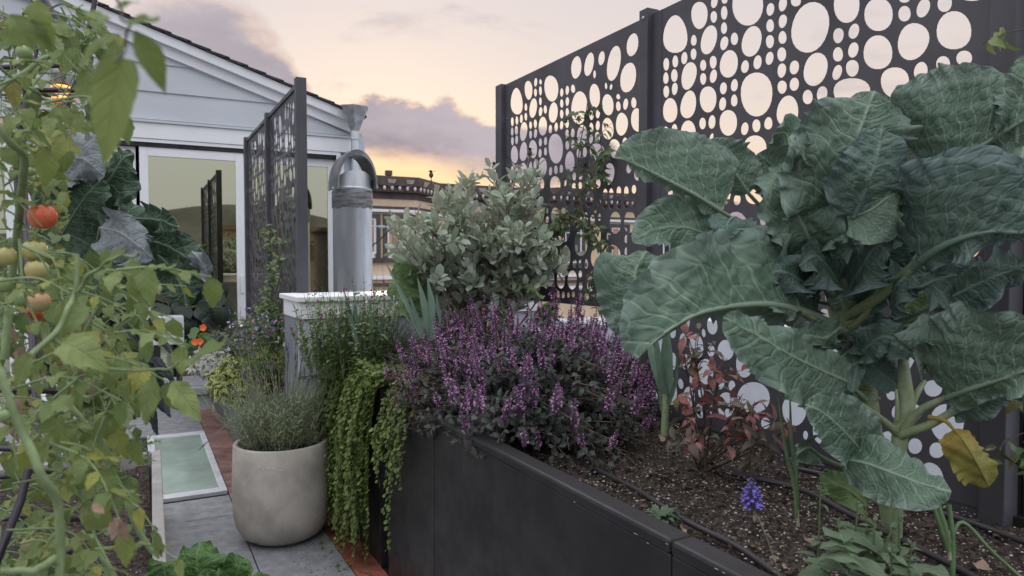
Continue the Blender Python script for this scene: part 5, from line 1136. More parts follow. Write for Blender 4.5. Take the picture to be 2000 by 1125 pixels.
for k in range(46):
    p = P(rg.uniform(362, 425), rg.uniform(645, 695), rg.uniform(6.3, 6.9)); recs.append((p, unit(rg.normal(0, 1, 3)*[1, 1, .4]), unit(V3(0, -.7, .8)+rg.normal(0, .3, 3)), rg.uniform(.06, .09), 0)); paths.append(([p-V3(0, 0, .2), p], .002))
stems_obj(na, paths, stem_g, n=4); leaves(na, 'leaf', rt_, recs, na_m, 60)
or_m = mat('orange_petal', (0.85, 0.16, 0.03), .5, var=.15)
for x, y in ((391, 667), (397, 640), (381, 668)):
    c = P(x, y, 6.2); sp = Soup()
    for q in range(5):
        a = q*1.257; sp.add(*put(rt_[0], c, RT*math.cos(a)+UP*math.sin(a)-FW*.3, -FW, .034))
    obj('flower', sp.get(), or_m, na, smooth=True)
# tall thin salvias with small white, pink and violet flowers
def wisps(name, label, cat, xr, yb, yt, dr, n, cols, seed, leafm, lsize=.022, fl=3, fsz=.016):
    rg = np.random.default_rng(seed); xc = sum(xr)/2; t = thing(name, label, cat, P(xc, yb, sum(dr)/2)); recs, paths = [], []
    for k in range(n):
        x = rg.uniform(*xr); d = rg.uniform(*dr); b0 = P(xc+(x-xc)*.7, yb+rg.uniform(-15, 15), d); tp = P(x+rg.normal(0, 10), yt+abs(rg.normal(0, .33))*(yb-yt), d+rg.uniform(-.1, .1))
        pa = curve_to(b0, tp, rg, .08, .3); paths.append((pa, [.0016, .0008])); pairs(recs, pa, 9, .1, .92, lsize, rg, 2, droop=0, tilt=.6)
        for q in range(int(rg.integers(0, fl+1))):
            p, dd = along(pa, rg.uniform(.62, .99)); sp = Soup(); o = unit(rg.normal(0, 1, 3)); 
            for h in range(3): sp.add(*put(ovat[0], p, unit(o+rg.normal(0, .45, 3)), unit(rg.normal(0, 1, 3)), fsz*rg.uniform(.7, 1.2)))
            obj('flower', sp.get(), cols[int(rg.integers(len(cols)))], t, smooth=True)
    stems_obj(t, paths, stem_g, n=4); leaves(t, 'leaf', ovat, recs, leafm, 20)
    return t
fw_ = mat('white_petal', (0.78, 0.74, 0.76), .6, var=.05); fp_ = mat('pink_petal', (0.42, 0.10, 0.30), .6, var=.2); fv_ = mat('violet_petal', (0.30, 0.24, 0.58), .6, var=.2); fr_ = mat('crimson_petal', (0.30, .03, .08), .6)
fine_m = leafmat('fine_green_leaf', (0.12, 0.18, 0.06), (0.20, 0.27, 0.10), trans=.25)
wisps('white_salvia', 'wispy salvia with white and pink flowers in front of the white-capped parapet', 'salvia', (575, 770), 730, 555, (3.2, 3.6), 150, [fw_, fw_, fp_], 51, fine_m, .03, 2)
wisps('violet_salvia', 'thin stems of violet and white flowers between the left screen and the pot', 'salvia', (440, 620), 740, 595, (4.0, 4.8), 110, [fv_, fw_, fv_, fp_], 52, fine_m, fsz=.022)
wisps('pink_salvia', 'sparse salvia stems with pink flowers beside the vent duct', 'salvia', (690, 780), 700, 520, (3.45, 3.65), 12, [fp_, fw_, fr_], 53, fine_m)
ros_m = leafmat('rosemary_leaf', (0.075, 0.105, 0.05), (0.13, 0.165, 0.075), trans=.1, rough=.6)
needle = [leaf_tpl(2, 1, 'lance', .06, .2, .2, 0, 1), leaf_tpl(2, 1, 'lance', .08, .2, .5, 0, 2)]
mound('rosemary_bush', 'dense needle-leaved dark green bush left of the basil', 'rosemary', (1.02, 3.36, .86), (.26, .3, .22), 190, needle, ros_m, .034, 26, droop=0, tilt=.9, npair=14, t0=.25, maxp=0)
mound('rosemary_bush', 'dim needle-leaved bush in the shade under the leek blades', 'rosemary', (1.32, 3.25, .82), (.22, .25, .18), 110, needle, ros_m, .034, 27, droop=0, tilt=.9, npair=14, t0=.25, maxp=0)
# strap leaves
leek_m = leafmat('leek_leaf', (0.13, 0.21, 0.155), (0.19, 0.28, 0.21), rough=.45, trans=.12)
strap = [leaf_tpl(12, 1, 'strap', w, .5, c, 0, i) for i, (w, c) in enumerate(((.028, .1), (.034, .3), (.03, .02)))]
def straps(label, blades, d0, seed, name='leek', wid=1.0, cat='leek', shank=None):
    rg = np.random.default_rng(seed); b0 = P(blades[0][0], blades[0][1], d0); t = thing(name, label, cat, b0); recs = []
    for (x, y, x2, y2, w) in blades:
        a = P(x, y, d0+rg.uniform(-.02, .02)); b = P(x2, y2, d0+rg.uniform(-.06, .06)); L = np.linalg.norm(b-a)
        sp = Soup(); pa = smooth_path([a, a*.5+b*.5+RT*rg.uniform(-.01, .01), b], 14); ww = w*d0/FPX/2
        Tn = unit(b-a); sd = unit(np.cross(Tn, FW)+rg.normal(0, .25, 3)); nn = np.cross(sd, Tn)
        prof = np.minimum(1, np.linspace(1, 0, 14)*2.2)**.8
        V = np.concatenate([np.stack([pa[i]-sd*ww*prof[i]-nn*ww*.5*prof[i], pa[i], pa[i]+sd*ww*prof[i]-nn*ww*.5*prof[i]]) for i in range(14)])
        i, j = np.meshgrid(np.arange(13), np.arange(2), indexing='ij'); F = np.stack([i*3+j, i*3+j+1, (i+1)*3+j+1, (i+1)*3+j], -1).reshape(-1, 4)
        Lf = np.stack([np.tile([-1, 0, 1], 14), np.repeat(np.linspace(0, 1, 14), 3), np.full(42, .0)], 1)
        obj('leaf', (V, F, Lf), leek_m, t, smooth=True)
    if shank: obj('shank', tube(PP([(q[0], q[1], d0) for q in shank]), [w_*d0/FPX for w_ in (shank[0][2], shank[1][2])], 10, 8)[:2], stem_pale, t, smooth=True)
    return t
straps('blue-green sword leaves standing up in the rosemary before the parapet', [(700, 680, 670, 560, 9), (705, 690, 692, 570, 9), (715, 690, 712, 600, 9), (725, 690, 722, 585, 10), (735, 680, 775, 555, 11), (695, 690, 645, 600, 6), (740, 690, 748, 610, 8)], 3.3, 61)
straps('blue-green sword leaves between the squash leaves and the basil', [(838, 660, 815, 540, 14), (846, 660, 834, 540, 15), (832, 660, 800, 575, 10), (855, 660, 853, 575, 13), (826, 660, 752, 510, 9)], 2.95, 62)
straps('leek with flat blue-green blades standing by the drooping kale leaf', [(1298, 775, 1262, 630, 17), (1300, 770, 1280, 640, 17), (1304, 770, 1302, 620, 24), (1298, 800, 1290, 690, 16), (1306, 790, 1322, 690, 8)], 2.12, 63, shank=[(1298, 850, 8), (1301, 765, 7)])
# vines on the screens
vine_m = leafmat('vine_leaf', (0.065, 0.12, 0.05), (0.13, 0.20, 0.08), rough=.35, trans=.2, vein=(.2, .28, .12), vs=.3, blotch=(.20, .15, .07))
def vine(label, mains, seed, size, off, dens, parent_p, m=vine_m):
    rg = np.random.default_rng(seed); t = thing('climbing_vine', label, 'vine', parent_p); recs, paths = [], []
    for pts in mains:
        pa = smooth_path(pts, 40); paths.append((pa, [.0038, .0018]))
        for k in range(dens):
            p, d = along(pa, rg.random()); b = p+unit(rg.normal(0, 1, 3)+off)*rg.uniform(.03, .13)
            pp = curve_to(p, b, rg, .2); paths.append((pp, [.0014, .0008])); pairs(recs, pp, 3, .35, 1, size, rg, len(lance), droop=.25, tilt=.5, jit=.4)
    stems_obj(t, paths, stem_brown, n=5); leaves(t, 'leaf', lance+ovat, recs, m, 200)
vX = lambda l, X: [onX(x, y, X) for x, y in l]
vine('glossy climbing vine with bare lower stem on the far panel of the black screen', [vX([(1215, 600), (1190, 520), (1150, 440), (1128, 380), (1130, 300), (1140, 250), (1148, 195)], 1.77), vX([(1180, 640), (1165, 560), (1180, 500), (1150, 440)], 1.75), vX([(1128, 380), (1165, 350), (1185, 320), (1168, 270)], 1.77), vX([(1150, 440), (1105, 420), (1090, 460)], 1.74)], 71, .052, V3(-.6, 0, .1), 14, onX(1200, 640, 1.77))
vine('small-leaved vine climbing the edge-on screen by the glass doors', [vX([(540, 690), (530, 600), (535, 520), (520, 425)], .80), vX([(505, 690), (515, 610), (548, 545), (540, 470)], .80)], 72, .06, V3(-.6, -.3, .1), 20, onX(530, 700, .80), leafmat('vine_leaf_b', (0.11, 0.17, 0.07), (0.18, 0.24, 0.10), trans=.2, blotch=(.3, .3, .12)))
vine('vine with long leaves entering at the right edge below the kale', [PP([(2040, 960, 1.5), (2010, 860, 1.5), (2000, 780, 1.5), (2010, 700, 1.5)])], 73, .055, -RT*.8, 9, P(2030, 960, 1.5))
vine('vine tip with slim leaves at the top right corner of the frame', [PP([(2040, 320, 1.45), (2015, 200, 1.45), (2005, 110, 1.45), (2020, 30, 1.45)])], 74, .062, -RT*.8, 7, P(2020, 320, 1.45), leafmat('vine_leaf_c', (0.17, 0.24, 0.08), (0.24, 0.29, 0.12), trans=.25))
# ------------------------------------------------------------------ small plants on the bare soil
rg = np.random.default_rng(101)
bb = onZ(1372, 922, SZ)
blu = thing('blueberry_bush', 'small shrub with crimson and dusky red leaves at the foot of the black screen', 'shrub', bb)
rd_m = leafmat('red_leaf', (0.29, 0.075, 0.085), (0.45, 0.25, 0.23), vein=(0.40, 0.16, 0.15), vs=.4, back=(0.36, 0.20, 0.19), trans=.2, rough=.45, blotch=(0.15, 0.19, 0.07))
dg_m = leafmat('dusky_leaf', (0.10, 0.105, 0.075), (0.17, 0.12, 0.09), back=(.22, .20, .17), trans=.15)
recs, recs2, paths = [], [], []
for x, y, d in [(1340, 640, 2.12), (1335, 690, 2.1), (1365, 650, 2.15), (1345, 740, 2.05), (1420, 700, 2.1), (1385, 720, 2.12), (1450, 770, 2.0), (1475, 790, 1.98), (1505, 800, 1.95), (1530, 815, 1.95), (1440, 850, 1.98), (1490, 850, 1.95), (1550, 830, 1.95), (1360, 860, 1.95)]:
    tip = P(x, y, d); pa = curve_to(bb+rg.normal(0, .012, 3)*[1, 1, .2], tip, rg, .12, .3); paths.append((pa, [.0032, .0011]))
    pairs(recs if len(paths) % 3 else recs2, pa, 5, .50, 1, .062, rg, 3, droop=.0, tilt=.9, jit=.4, opp=False)
    for q in range(3):
        p, dd = along(pa, rg.uniform(.45, .9)); p2 = p+unit(dd*.5+rg.normal(0, .7, 3)+V3(0, 0, .2))*rg.uniform(.05, .11)
        pb = curve_to(p, p2, rg, .1); paths.append((pb, [.0014, .0008])); pairs(recs if rg.random() < .5 else recs2, pb, 4, .35, 1, .056, rg, 3, droop=0, tilt=.8, jit=.4, opp=False)
stems_obj(blu, paths, stem_brown, n=5); leaves(blu, 'leaf', lance, recs, rd_m, 240); leaves(blu, 'leaf', lance, recs2, dg_m, 120)
def scallion(label, tubes, d, m=None):
    q0 = tubes[0][0][0]; t = thing('scallion', label, 'onion', P(q0[0], q0[1], d))
    for pts, w in tubes: obj('leaf', tube(PP([(q[0], q[1], d) for q in pts]), [a*d/FPX/2 for a in w], 8, 16)[:2], mat('scallion_green', (0.13, 0.21, 0.10), .4, var=.2, vs=20), t, smooth=True)
    obj('shank', tube(PP([(q0[0]+3, q0[1]+18, d), (q0[0], q0[1]-40, d)]), [.004, .003], 8, 6)[:2], mat('onion_skin', (.42, .36, .27), .6), t, smooth=True)
scallion('thin upright scallion between the red-leaved shrub and the kale', [([(1556, 1010), (1552, 950), (1535, 880), (1520, 775)], (7, 9, 3)), ([(1557, 1005), (1556, 940), (1546, 860), (1543, 780)], (6, 8, 3)), ([(1557, 1005), (1555, 930), (1556, 865)], (6, 8, 6))], 1.55)
scallion('scallion leaning over with a long stem lying on the soil, below the kale', [([(1852, 1075), (1845, 1030), (1832, 985), (1838, 950)], (13, 12, 8)), ([(1860, 1140), (1861, 1060), (1853, 985)], (10, 10, 9)), ([(1856, 1060), (1880, 1020), (1940, 1080), (2030, 1160)], (7, 8, 7)), ([(1850, 1070), (1830, 1010), (1820, 980)], (12, 10, 6))], 1.38)
# violet flower spike on a thin stalk
vf = thing('salvia_spike', 'single violet-blue flower spike on a thin leaning stalk over the soil', 'flower', P(1530, 1150, 1.1))
bl_v = mat('violet_blue_petal', (0.20, 0.15, 0.62), .5, var=.3, vs=120); bl_c = mat('spike_calyx', (0.09, 0.07, 0.13), .6)
pa = smooth_path(PP([(1535, 1180, 1.10), (1518, 1110, 1.12), (1490, 1030, 1.16), (1468, 985, 1.2), (1462, 935, 1.22)]), 20)
stems_obj(vf, [(pa, [.0016, .0009])], mat('dull_stalk', (0.10, 0.09, 0.065), .7), n=5)
inst(flower_spike_mesh('flower_head', 91, .075, 10, (bl_c, bl_v), .019, .95), 'flower_head', vf, P(1470, 990, 1.195), UP+RT*-.1, .62)
recs = []
for k in range(10): p, d = along(pa, .15+.06*k); recs.append((p, unit(rg.normal(0, 1, 3)), (0, 0, 1), .014, 0))
leaves(vf, 'leaf', ovat, recs, dg_m, 20)
# rosette weed
ro_b = onZ(1290, 1018, SZ+.012); rw = thing('rosette_weed', 'low green rosette weed on the soil beside the planter rim', 'weed', ro_b)
recs = []
for k in range(34):
    a = k*2.4; e = rg.uniform(.1, .7) if k < 22 else rg.uniform(.7, 1.3); recs.append((ro_b+V3(0, 0, .004), V3(math.cos(a), math.sin(a), e), (0, 0, 1), rg.uniform(.045, .075)*(1 if k < 22 else .7), int(rg.integers(3))))
leaves(rw, 'leaf', [leaf_tpl(6, 1, 'obov', .17, .3, c, .03, i, .1) for i, c in enumerate((.4, .8, 1.0))], recs, leafmat('weed_leaf', (0.075, 0.125, 0.07), (0.11, 0.165, 0.10), vein=(.16, .22, .14), vs=.3, trans=.1), 60)
# leaf litter
lit = [leaf_tpl(5, 2, 'ovate', .38, .3, c, .12, i) for i, c in enumerate((.9, -.8, .4))]
dead_m = leafmat('dead_leaf', (0.36, 0.24, 0.17), (0.42, 0.30, 0.24), trans=.1, rough=.8)
for i, (x, y, lab, s) in enumerate([(1322, 1050, 'pale pink fallen leaf on the soil under the rosette weed', .034), (1342, 1042, 'small rust fallen leaf propped beside the drip tube', .024), (1575, 1052, 'curled pinkish dead leaf by the seedling stems', .04), (1530, 1110, 'dry buff leaf by the nearest drip tube', .022), (1300, 862, 'fallen pink leaf beside the leek shank', .035), (1905, 1100, 'dry curled leaf near the bottom right corner', .04)]):
    p = onZ(x, y, SZ+.022); V, F, L = put(lit[i % 3], p, unit(V3(math.cos(i*2.1), math.sin(i*2.1), .25)), unit(V3(.3*math.sin(i), -.3, 1)), s, .2*i)
    single('fallen_leaf', (V, F, L), dead_m, lab, 'leaf', 'fallen leaves on the planter soil', smooth=True)
# seedlings lower right
sg_m = leafmat('seedling_leaf', (0.095, 0.145, 0.085), (0.14, 0.195, 0.115), vein=(.22, .28, .19), vs=.5, back=(.17, .21, .15), rough=.7, trans=.15)
crk = [leaf_tpl(9, 3, 'ovate', .30, .2, c, .05, i, .05) for i, c in enumerate((.5, .9, .2))]
sb = P(1680, 1110, 1.22); se = thing('salvia_seedlings', 'clump of upright square-stemmed seedlings with grey-green paired leaves in the lower right', 'seedling', sb); recs, paths = [], []
for x, y, x2, y2, d in [(1598, 1075, 1603, 950, 1.30), (1640, 1110, 1640, 1010, 1.26), (1668, 1090, 1675, 985, 1.27), (1705, 1100, 1708, 1015, 1.24), (1715, 1095, 1745, 1030, 1.22), (1757, 1105, 1755, 1000, 1.24), (1695, 1095, 1690, 975, 1.3), (1775, 1125, 1780, 1060, 1.2), (1660, 1140, 1655, 1050, 1.18), (1740, 1150, 1742, 1070, 1.16)]:
    pa = smooth_path(PP([(x, y+30, d), (x, y, d), (x2, y2, d)]), 12); paths.append((pa, [.0026, .0018]))
    pairs(recs, pa, 3, .35, 1.0, .036, rg, 2, droop=.2, tilt=.25, jit=.25); pairs(recs, pa, 2, .93, 1.0, .02, rg, 2, droop=0, tilt=.8)
stems_obj(se, paths, stem_g, n=4)
for k in range(20):
    x, y = rg.uniform(1560, 1800), rg.uniform(1050, 1150); a = rg.uniform(0, 6.28); recs.append((P(x, y, 1.18+rg.uniform(-.08, .08)), unit(V3(math.cos(a), math.sin(a), rg.uniform(.1, .7))), (0, 0, 1), rg.uniform(.06, .095), 2+int(rg.integers(3))))
leaves(se, 'leaf', ovat+crk, recs, sg_m, 150)
# ------------------------------------------------------------------ left trough: chard, collards, lacinato kale
ch = thing('chard_plant', 'glossy crinkled green chard leaves at the bottom edge beside the trough curb', 'chard', P(400, 1200, 1.9))
for i, (mid, w) in enumerate([([(395, 1185, 1.95), (388, 1130, 1.92), (385, 1085, 1.93), (392, 1060, 1.98)], .085), ([(440, 1180, 1.95), (460, 1130, 1.9), (470, 1100, 1.9), (480, 1092, 1.92)], .06), ([(330, 1180, 1.9), (325, 1130, 1.86), (318, 1100, 1.86), (312, 1098, 1.88)], .05), ([(480, 1190, 1.9), (505, 1150, 1.86), (520, 1120, 1.86)], .05), ([(420, 1200, 1.85), (410, 1150, 1.8), (405, 1110, 1.8)], .05)]):
    bigleaf('leaf', ch, PP(mid), w, w, camdir(-1, .1, -.2), camdir(1, .1, -.2), chard_m, 200+i, nu=60, nv=20, ruf=.016, quilt=.008, cell=.026, tipw=.35, lobes=.09)
cb = onZ(195, 900, .29); cb[0] = -.25; cb[1] = 2.6
col = thing('collard_plant', 'dark collard plant with pale-veined ragged leaves behind the tomatoes', 'collard', (-.25, 2.6, .29))
def Cc(mid, w1, w2, dl, dr, seed, m=coll_m, **kw): return bigleaf('leaf', col, PP(mid), w1, w2, camdir(*dl), camdir(*dr), m, seed, nu=kw.pop('nu', 60), nv=kw.pop('nv', 20), lobes=kw.pop('lobes', .14), ruf=kw.pop('ruf', .016), vw=kw.pop('vw', 1.1), **kw)
colb_m = bigleafmat('collard_back', (0.15, 0.175, 0.185), (0.19, 0.215, 0.225), (0.30, 0.34, 0.34), (0.05, 0.08, 0.05), bloom=(.24, .27, .28))
Cc([(85, 350, 2.2), (120, 320, 2.15), (160, 310, 2.12), (205, 345, 2.1)], .10, .085, (0.1, -1, .2), (-.1, 1, .2), 1, colb_m)
Cc([(70, 330, 2.3), (110, 290, 2.3), (150, 268, 2.3), (185, 270, 2.3)], .06, .09, (0.1, -1, .2), (.1, 1, .1), 2, colb_m)
Cc([(120, 460, 2.3), (150, 410, 2.2), (175, 375, 2.15), (200, 350, 2.15)], .10, .11, (-1, -.3, .1), (1, .4, .1), 3)
Cc([(180, 400, 2.3), (215, 350, 2.25), (240, 310, 2.25), (262, 300, 2.27)], .07, .09, (-.5, -1, .2), (.5, 1, .2), 4)
Cc([(190, 440, 2.4), (225, 390, 2.38), (255, 365, 2.36), (268, 358, 2.36)], .08, .09, (-.5, -1, .2), (.5, 1, .2), 5)
Cc([(205, 440, 2.2), (255, 428, 2.15), (310, 430, 2.12), (350, 445, 2.12)], .05, .055, (0, -1, .3), (0, 1, .1), 6)
Cc([(195, 445, 2.15), (235, 455, 2.1), (270, 480, 2.06), (300, 505, 2.05)], .055, .095, (.4, -1, .1), (-.4, 1, .0), 7, colb_m)
Cc([(250, 470, 2.25), (310, 475, 2.2), (360, 500, 2.17), (405, 535, 2.16)], .07, .075, (.4, -1, .2), (-.5, 1, .1), 8)
Cc([(290, 480, 2.22), (330, 520, 2.18), (355, 560, 2.15), (365, 600, 2.15)], .075, .07, (.9, -.4, .2), (-1, .3, .1), 9)
Cc([(375, 492, 2.14), (392, 510, 2.12), (402, 530, 2.12), (408, 545, 2.13)], .03, .035, (.6, -1, .2), (-.6, 1, .1), 10, colb_m, nu=36, nv=12)
Cc([(170, 520, 2.3), (210, 545, 2.25), (240, 575, 2.22), (260, 600, 2.22)], .07, .08, (.5, -1, .1), (-.5, 1, .1), 11)
Cc([(100, 520, 2.4), (140, 500, 2.4), (180, 480, 2.38), (220, 470, 2.38)], .12, .12, (0, -1, .2), (0, 1, .2), 12)
Cc([(60, 450, 2.45), (110, 420, 2.45), (150, 400, 2.44), (170, 390, 2.44)], .12, .12, (0, -1, .2), (0, 1, .2), 13)
Cc([(240, 500, 2.35), (255, 530, 2.33), (262, 560, 2.32), (255, 600, 2.32)], .06, .06, (1, 0, .2), (-1, 0, .2), 14, colb_m)
stems_obj(col, [(PP([(190, 1000, 2.6), (180, 800, 2.55), (170, 600, 2.5), (180, 450, 2.4)]), [.016, .012])]+[(PP([(180, y0, 2.5), ((180+x)/2, y0-15, 2.4), (x, y, d)]), [.006, .004]) for y0, x, y, d in ((520, 250, 470, 2.25), (540, 290, 480, 2.22), (500, 120, 460, 2.3), (480, 85, 350, 2.2), (500, 195, 445, 2.15))], stem_pale, n=7)
lac_m = bigleafmat('lacinato_leaf', (0.016, 0.024, 0.028), (0.030, 0.042, 0.046), (0.07, 0.09, 0.09), (0.04, 0.055, 0.055), bloom=(.055, .07, .075))
lac = thing('lacinato_kale', 'blue-black lacinato kale with drooping bubbled leaves under the collard', 'kale', (-.12, 2.7, .29))
rg = np.random.default_rng(202)
for k, (x0, y0, x1, y1) in enumerate([(240, 640, 330, 690), (230, 620, 300, 600), (220, 650, 200, 780), (235, 650, 260, 820), (240, 640, 320, 790), (230, 660, 250, 740), (200, 600, 150, 700), (215, 600, 260, 590), (245, 700, 345, 760), (240, 720, 305, 850), (220, 700, 180, 850), (200, 660, 130, 780), (230, 720, 230, 860), (250, 660, 335, 650), (215, 640, 210, 570), (240, 760, 330, 815)]):
    d = 2.45+rg.uniform(-.15, .15); mx, my = (x0+x1)/2, (y0+y1)/2-25
    nrm = unit(V3(-(y1-y0), x1-x0, 0)); w = rg.uniform(.022, .036)
    bigleaf('leaf', lac, PP([(x0, y0, d), (mx, my, d-.08), (x1, y1, d-.1)]), w, w, camdir(nrm[0], nrm[1], .3), camdir(-nrm[0], -nrm[1], .3), lac_m, 300+k, nu=50, nv=12, ruf=.006, quilt=.012, cell=.011, lobes=.1, curl=(-.5, -.5), tipw=.2)
stems_obj(lac, [(PP([(225, 960, 2.5), (228, 800, 2.5), (232, 650, 2.48)]), [.014, .010])], stem_pale, n=8)
# curly tendril plant on the trough corner
rg = np.random.default_rng(55)
tv = thing('pea_tendril', 'curly pale green tendril vine crossing the trough corner by the skylight', 'vine', P(275, 905, 3.2)); recs, paths = [], []
for pts in ([(235, 905), (262, 880), (290, 868), (318, 858)], [(250, 900), (275, 895), (290, 885), (280, 872), (300, 866)], [(240, 890), (265, 900), (285, 905), (300, 893)], [(225, 880), (250, 865), (275, 870), (300, 845)]):
    pa = smooth_path(PP([(x, y, 3.15) for x, y in pts]), 20); paths.append((pa, [.002, .0012])); pairs(recs, pa, 5, .2, 1, .03, rg, 2, jit=.4)
stems_obj(tv, paths, stem_pale, n=5); leaves(tv, 'leaf', ovat, recs, fine_m, 60)
# white trough on legs with a philodendron, against the door
t = thing('door_planter', 'pale rectangular planter on dark legs standing against the glass door', 'planter', P(335, 770, 6.9))
a, b = onY(298, 620, 7.2), onY(360, 672, 7.2)
obj('box', box(a[0], b[0], 7.2, 7.5, b[2], a[2]), mat('planter_white', (.62, .66, .66), .5, var=.03), t, bevel=.006)
for x in (a[0]+.02, b[0]-.06):
    for y in (7.22, 7.46): obj('leg', box(x, x+.04, y, y+.03, 0, b[2]-.001), black_m, t)
obj('lower_shelf', box(a[0]+.06, b[0]-.02, 7.253, 7.459, .12, .15), black_m, t)
ph = thing('philodendron', 'dark glossy philodendron spilling from the pale planter by the door', 'houseplant', P(340, 615, 6.9))
rg = np.random.default_rng(66); recs, paths = [], []
pl = [leaf_tpl(8, 2, 'heart', .42, .15, c, .02, i) for i, c in enumerate((.3, .7))]
for x, y in [(370, 560), (395, 570), (385, 600), (415, 590), (425, 570), (360, 600), (375, 625), (345, 590), (330, 600), (410, 560), (350, 570), (390, 545), (435, 600), (378, 645), (400, 615), (330, 575), (320, 595), (425, 555)]:
    p = P(x, y, 6.8+rg.uniform(-.1, .2)); b0 = P(335, 622, 6.95); pa = curve_to(b0, p, rg, .12, .8); paths.append((pa, [.005, .003])); recs.append((p, unit(V3(rg.normal(0, .5), -.3, -.9)), unit(V3(rg.normal(0, .4), -1, .4)), rg.uniform(.18, .27), int(rg.integers(2))))
stems_obj(ph, paths, stem_g, n=5); leaves(ph, 'leaf', pl, recs, leafmat('philodendron_leaf', (0.018, 0.030, 0.022), (0.030, 0.048, 0.032), rough=.25, trans=.05, vein=(.05, .08, .05), vs=.3), 60)
# ------------------------------------------------------------------ tomato cage
cage_m = mat('cage_metal', (0.045, 0.034, 0.05), .3, spec=.6, metal=.3)
cg = thing('tomato_cage', 'dark metal tomato cage of slanted legs and square hoops inside the tomato vines', 'cage', (-.35, 1.4, .29))
def bar(pts, r=.0062): obj('bar', tube(PP(pts), r, 6)[:2], cage_m, cg, smooth=True)
for pts in ([(200, 1150, 1.25), (175, 960, 1.28), (130, 845, 1.32), (45, 560, 1.40), (30, 300, 1.46)], [(40, 260, 1.40), (70, 92, 1.46), (85, -30, 1.5)], [(130, 215, 1.7), (155, 150, 1.7), (190, -20, 1.72)], [(60, -40, 1.3), (118, 48, 1.3)], [(-20, 1130, 1.0), (40, 980, 1.05), (75, 840, 1.1), (60, 620, 1.2), (42, 250, 1.42)], [(40, 320, 1.45), (52, 170, 1.45)]): bar(pts)
for y, dy, d in ((132, -2, 1.5), (170, 6, 1.42), (243, 4, 1.45), (875, 2, 1.25), (935, -12, 1.28), (1010, 4, 1.2), (1068, 8, 1.2), (760, 4, 1.3)): bar([(-30, y, d), (60, y+dy, d), (150 if y < 500 else 178, y+dy*1.5-2, d+.1)], .0055)
# ------------------------------------------------------------------ tomato plant
rg = np.random.default_rng(404)
tm = thing('tomato_plant', 'tall sprawling tomato plant with ripening fruit filling the left edge', 'tomato', P(80, 1250, 1.1))
tld_m = leafmat('shaded_tomato_leaf', (0.10, 0.155, 0.055), (0.17, 0.23, 0.085), vein=(0.2, 0.26, 0.12), vs=.3, nveins=5, back=(0.17, 0.22, 0.12), rough=.6, trans=.2, blotch=(0.26, 0.22, 0.06))  # darker copy of tomato_leaf: shade inside the foliage painted into the leaf colour
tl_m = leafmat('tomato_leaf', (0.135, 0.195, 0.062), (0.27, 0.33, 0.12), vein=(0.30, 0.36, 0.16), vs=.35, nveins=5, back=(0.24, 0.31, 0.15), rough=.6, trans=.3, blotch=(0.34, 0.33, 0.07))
tst_m = mat('tomato_stem', (0.20, 0.27, 0.12), .6, var=.2, vs=30)
tt = [leaf_tpl(9, 2, 'ovate', w, .22, c, .05, i, .09) for i, (w, c) in enumerate(((.27, .5), (.31, .9), (.235, .15), (.25, .25), (.26, -.3)))]+[leaf_tpl(14, 3, 'heart', .185, .25, .15, .02, 9, .03), leaf_tpl(12, 3, 'lance', .20, .4, .45, .02, 10, .03)]
T_ = []; recs = []
def tstem(pts, r, n=9):
    pa = smooth_path(PP(pts), 48); n1 = smooth_path(rg.normal(0, .0016, (9, 3)), 48); T_.append((pa+n1, [q*.72 for q in r]))
tstem([(-60, 640, .62), (0, 735, .60), (40, 850, .60), (85, 930, .60), (112, 985, .61), (118, 1060, .62), (112, 1140, .62)], [.0046, .0050, .0048])
tstem([(112, 1090, .62), (70, 1110, .6), (0, 1120, .58)], [.005, .004])
tstem([(-30, 215, .9), (0, 250, .9), (40, 300, .92), (46, 345, .95), (35, 440, 1.0), (20, 560, 1.05), (10, 700, 1.05)], [.006, .0075, .008])
tstem([(-20, 190, .92), (45, 140, .95), (110, 108, .97), (150, 135, 1.0), (190, 170, 1.02)], [.0055, .003])
tstem([(-10, 130, .9), (60, 175, .95), (105, 200, 1.0), (150, 195, 1.0)], [.003, .002])
tstem([(85, 18, 1.0), (130, 8, 1.0), (155, 22, 1.0), (178, 35, 1.02)], [.0022, .0012])
tstem([(24, 745, .66), (60, 700, .68), (100, 655, .70), (130, 610, .72), (148, 570, .74), (152, 500, .75)], [.0042, .0038, .003])
tstem([(148, 570, .74), (185, 530, .73), (230, 505, .72), (275, 505, .72)], [.003, .002])
tstem([(100, 655, .70), (160, 690, .72), (220, 715, .74), (300, 725, .75), (365, 700, .75)], [.003, .0018])
tstem([(130, 780, 1.0), (170, 830, 1.0), (215, 905, 1.02), (250, 990, 1.04), (300, 1078, 1.06)], [.0058, .006, .0058])
tstem([(160, 1040, 1.0), (190, 1060, .98), (225, 1130, .96)], [.004, .004])
tstem([(235, 740, .9), (210, 760, .92), (170, 770, .95), (120, 740, 1.0)], [.003, .0025])
tstem([(285, 655, .8), (270, 620, .8), (240, 630, .8), (215, 660, .82)], [.002, .0014])
tstem([(225, -30, .36), (240, 30, .36), (252, 70, .36), (240, 130, .36)], [.0011, .0009])
for i, (pa, r) in enumerate(T_): obj('stem', tube(pa, r, 9)[:2], tst_m if i < 13 else mat('dark_petiole', (.10, .10, .09), .6), tm, smooth=True)
def lf(x, y, d, x2, y2, d2, wpx, ti, up=None):
    a, b = P(x, y, d), P(x2, y2, d2); s = np.linalg.norm(b-a); recs.append((a, b-a, up if up is not None else unit(-FW+UP*.6+rg.normal(0, .25, 3)), s, ti))
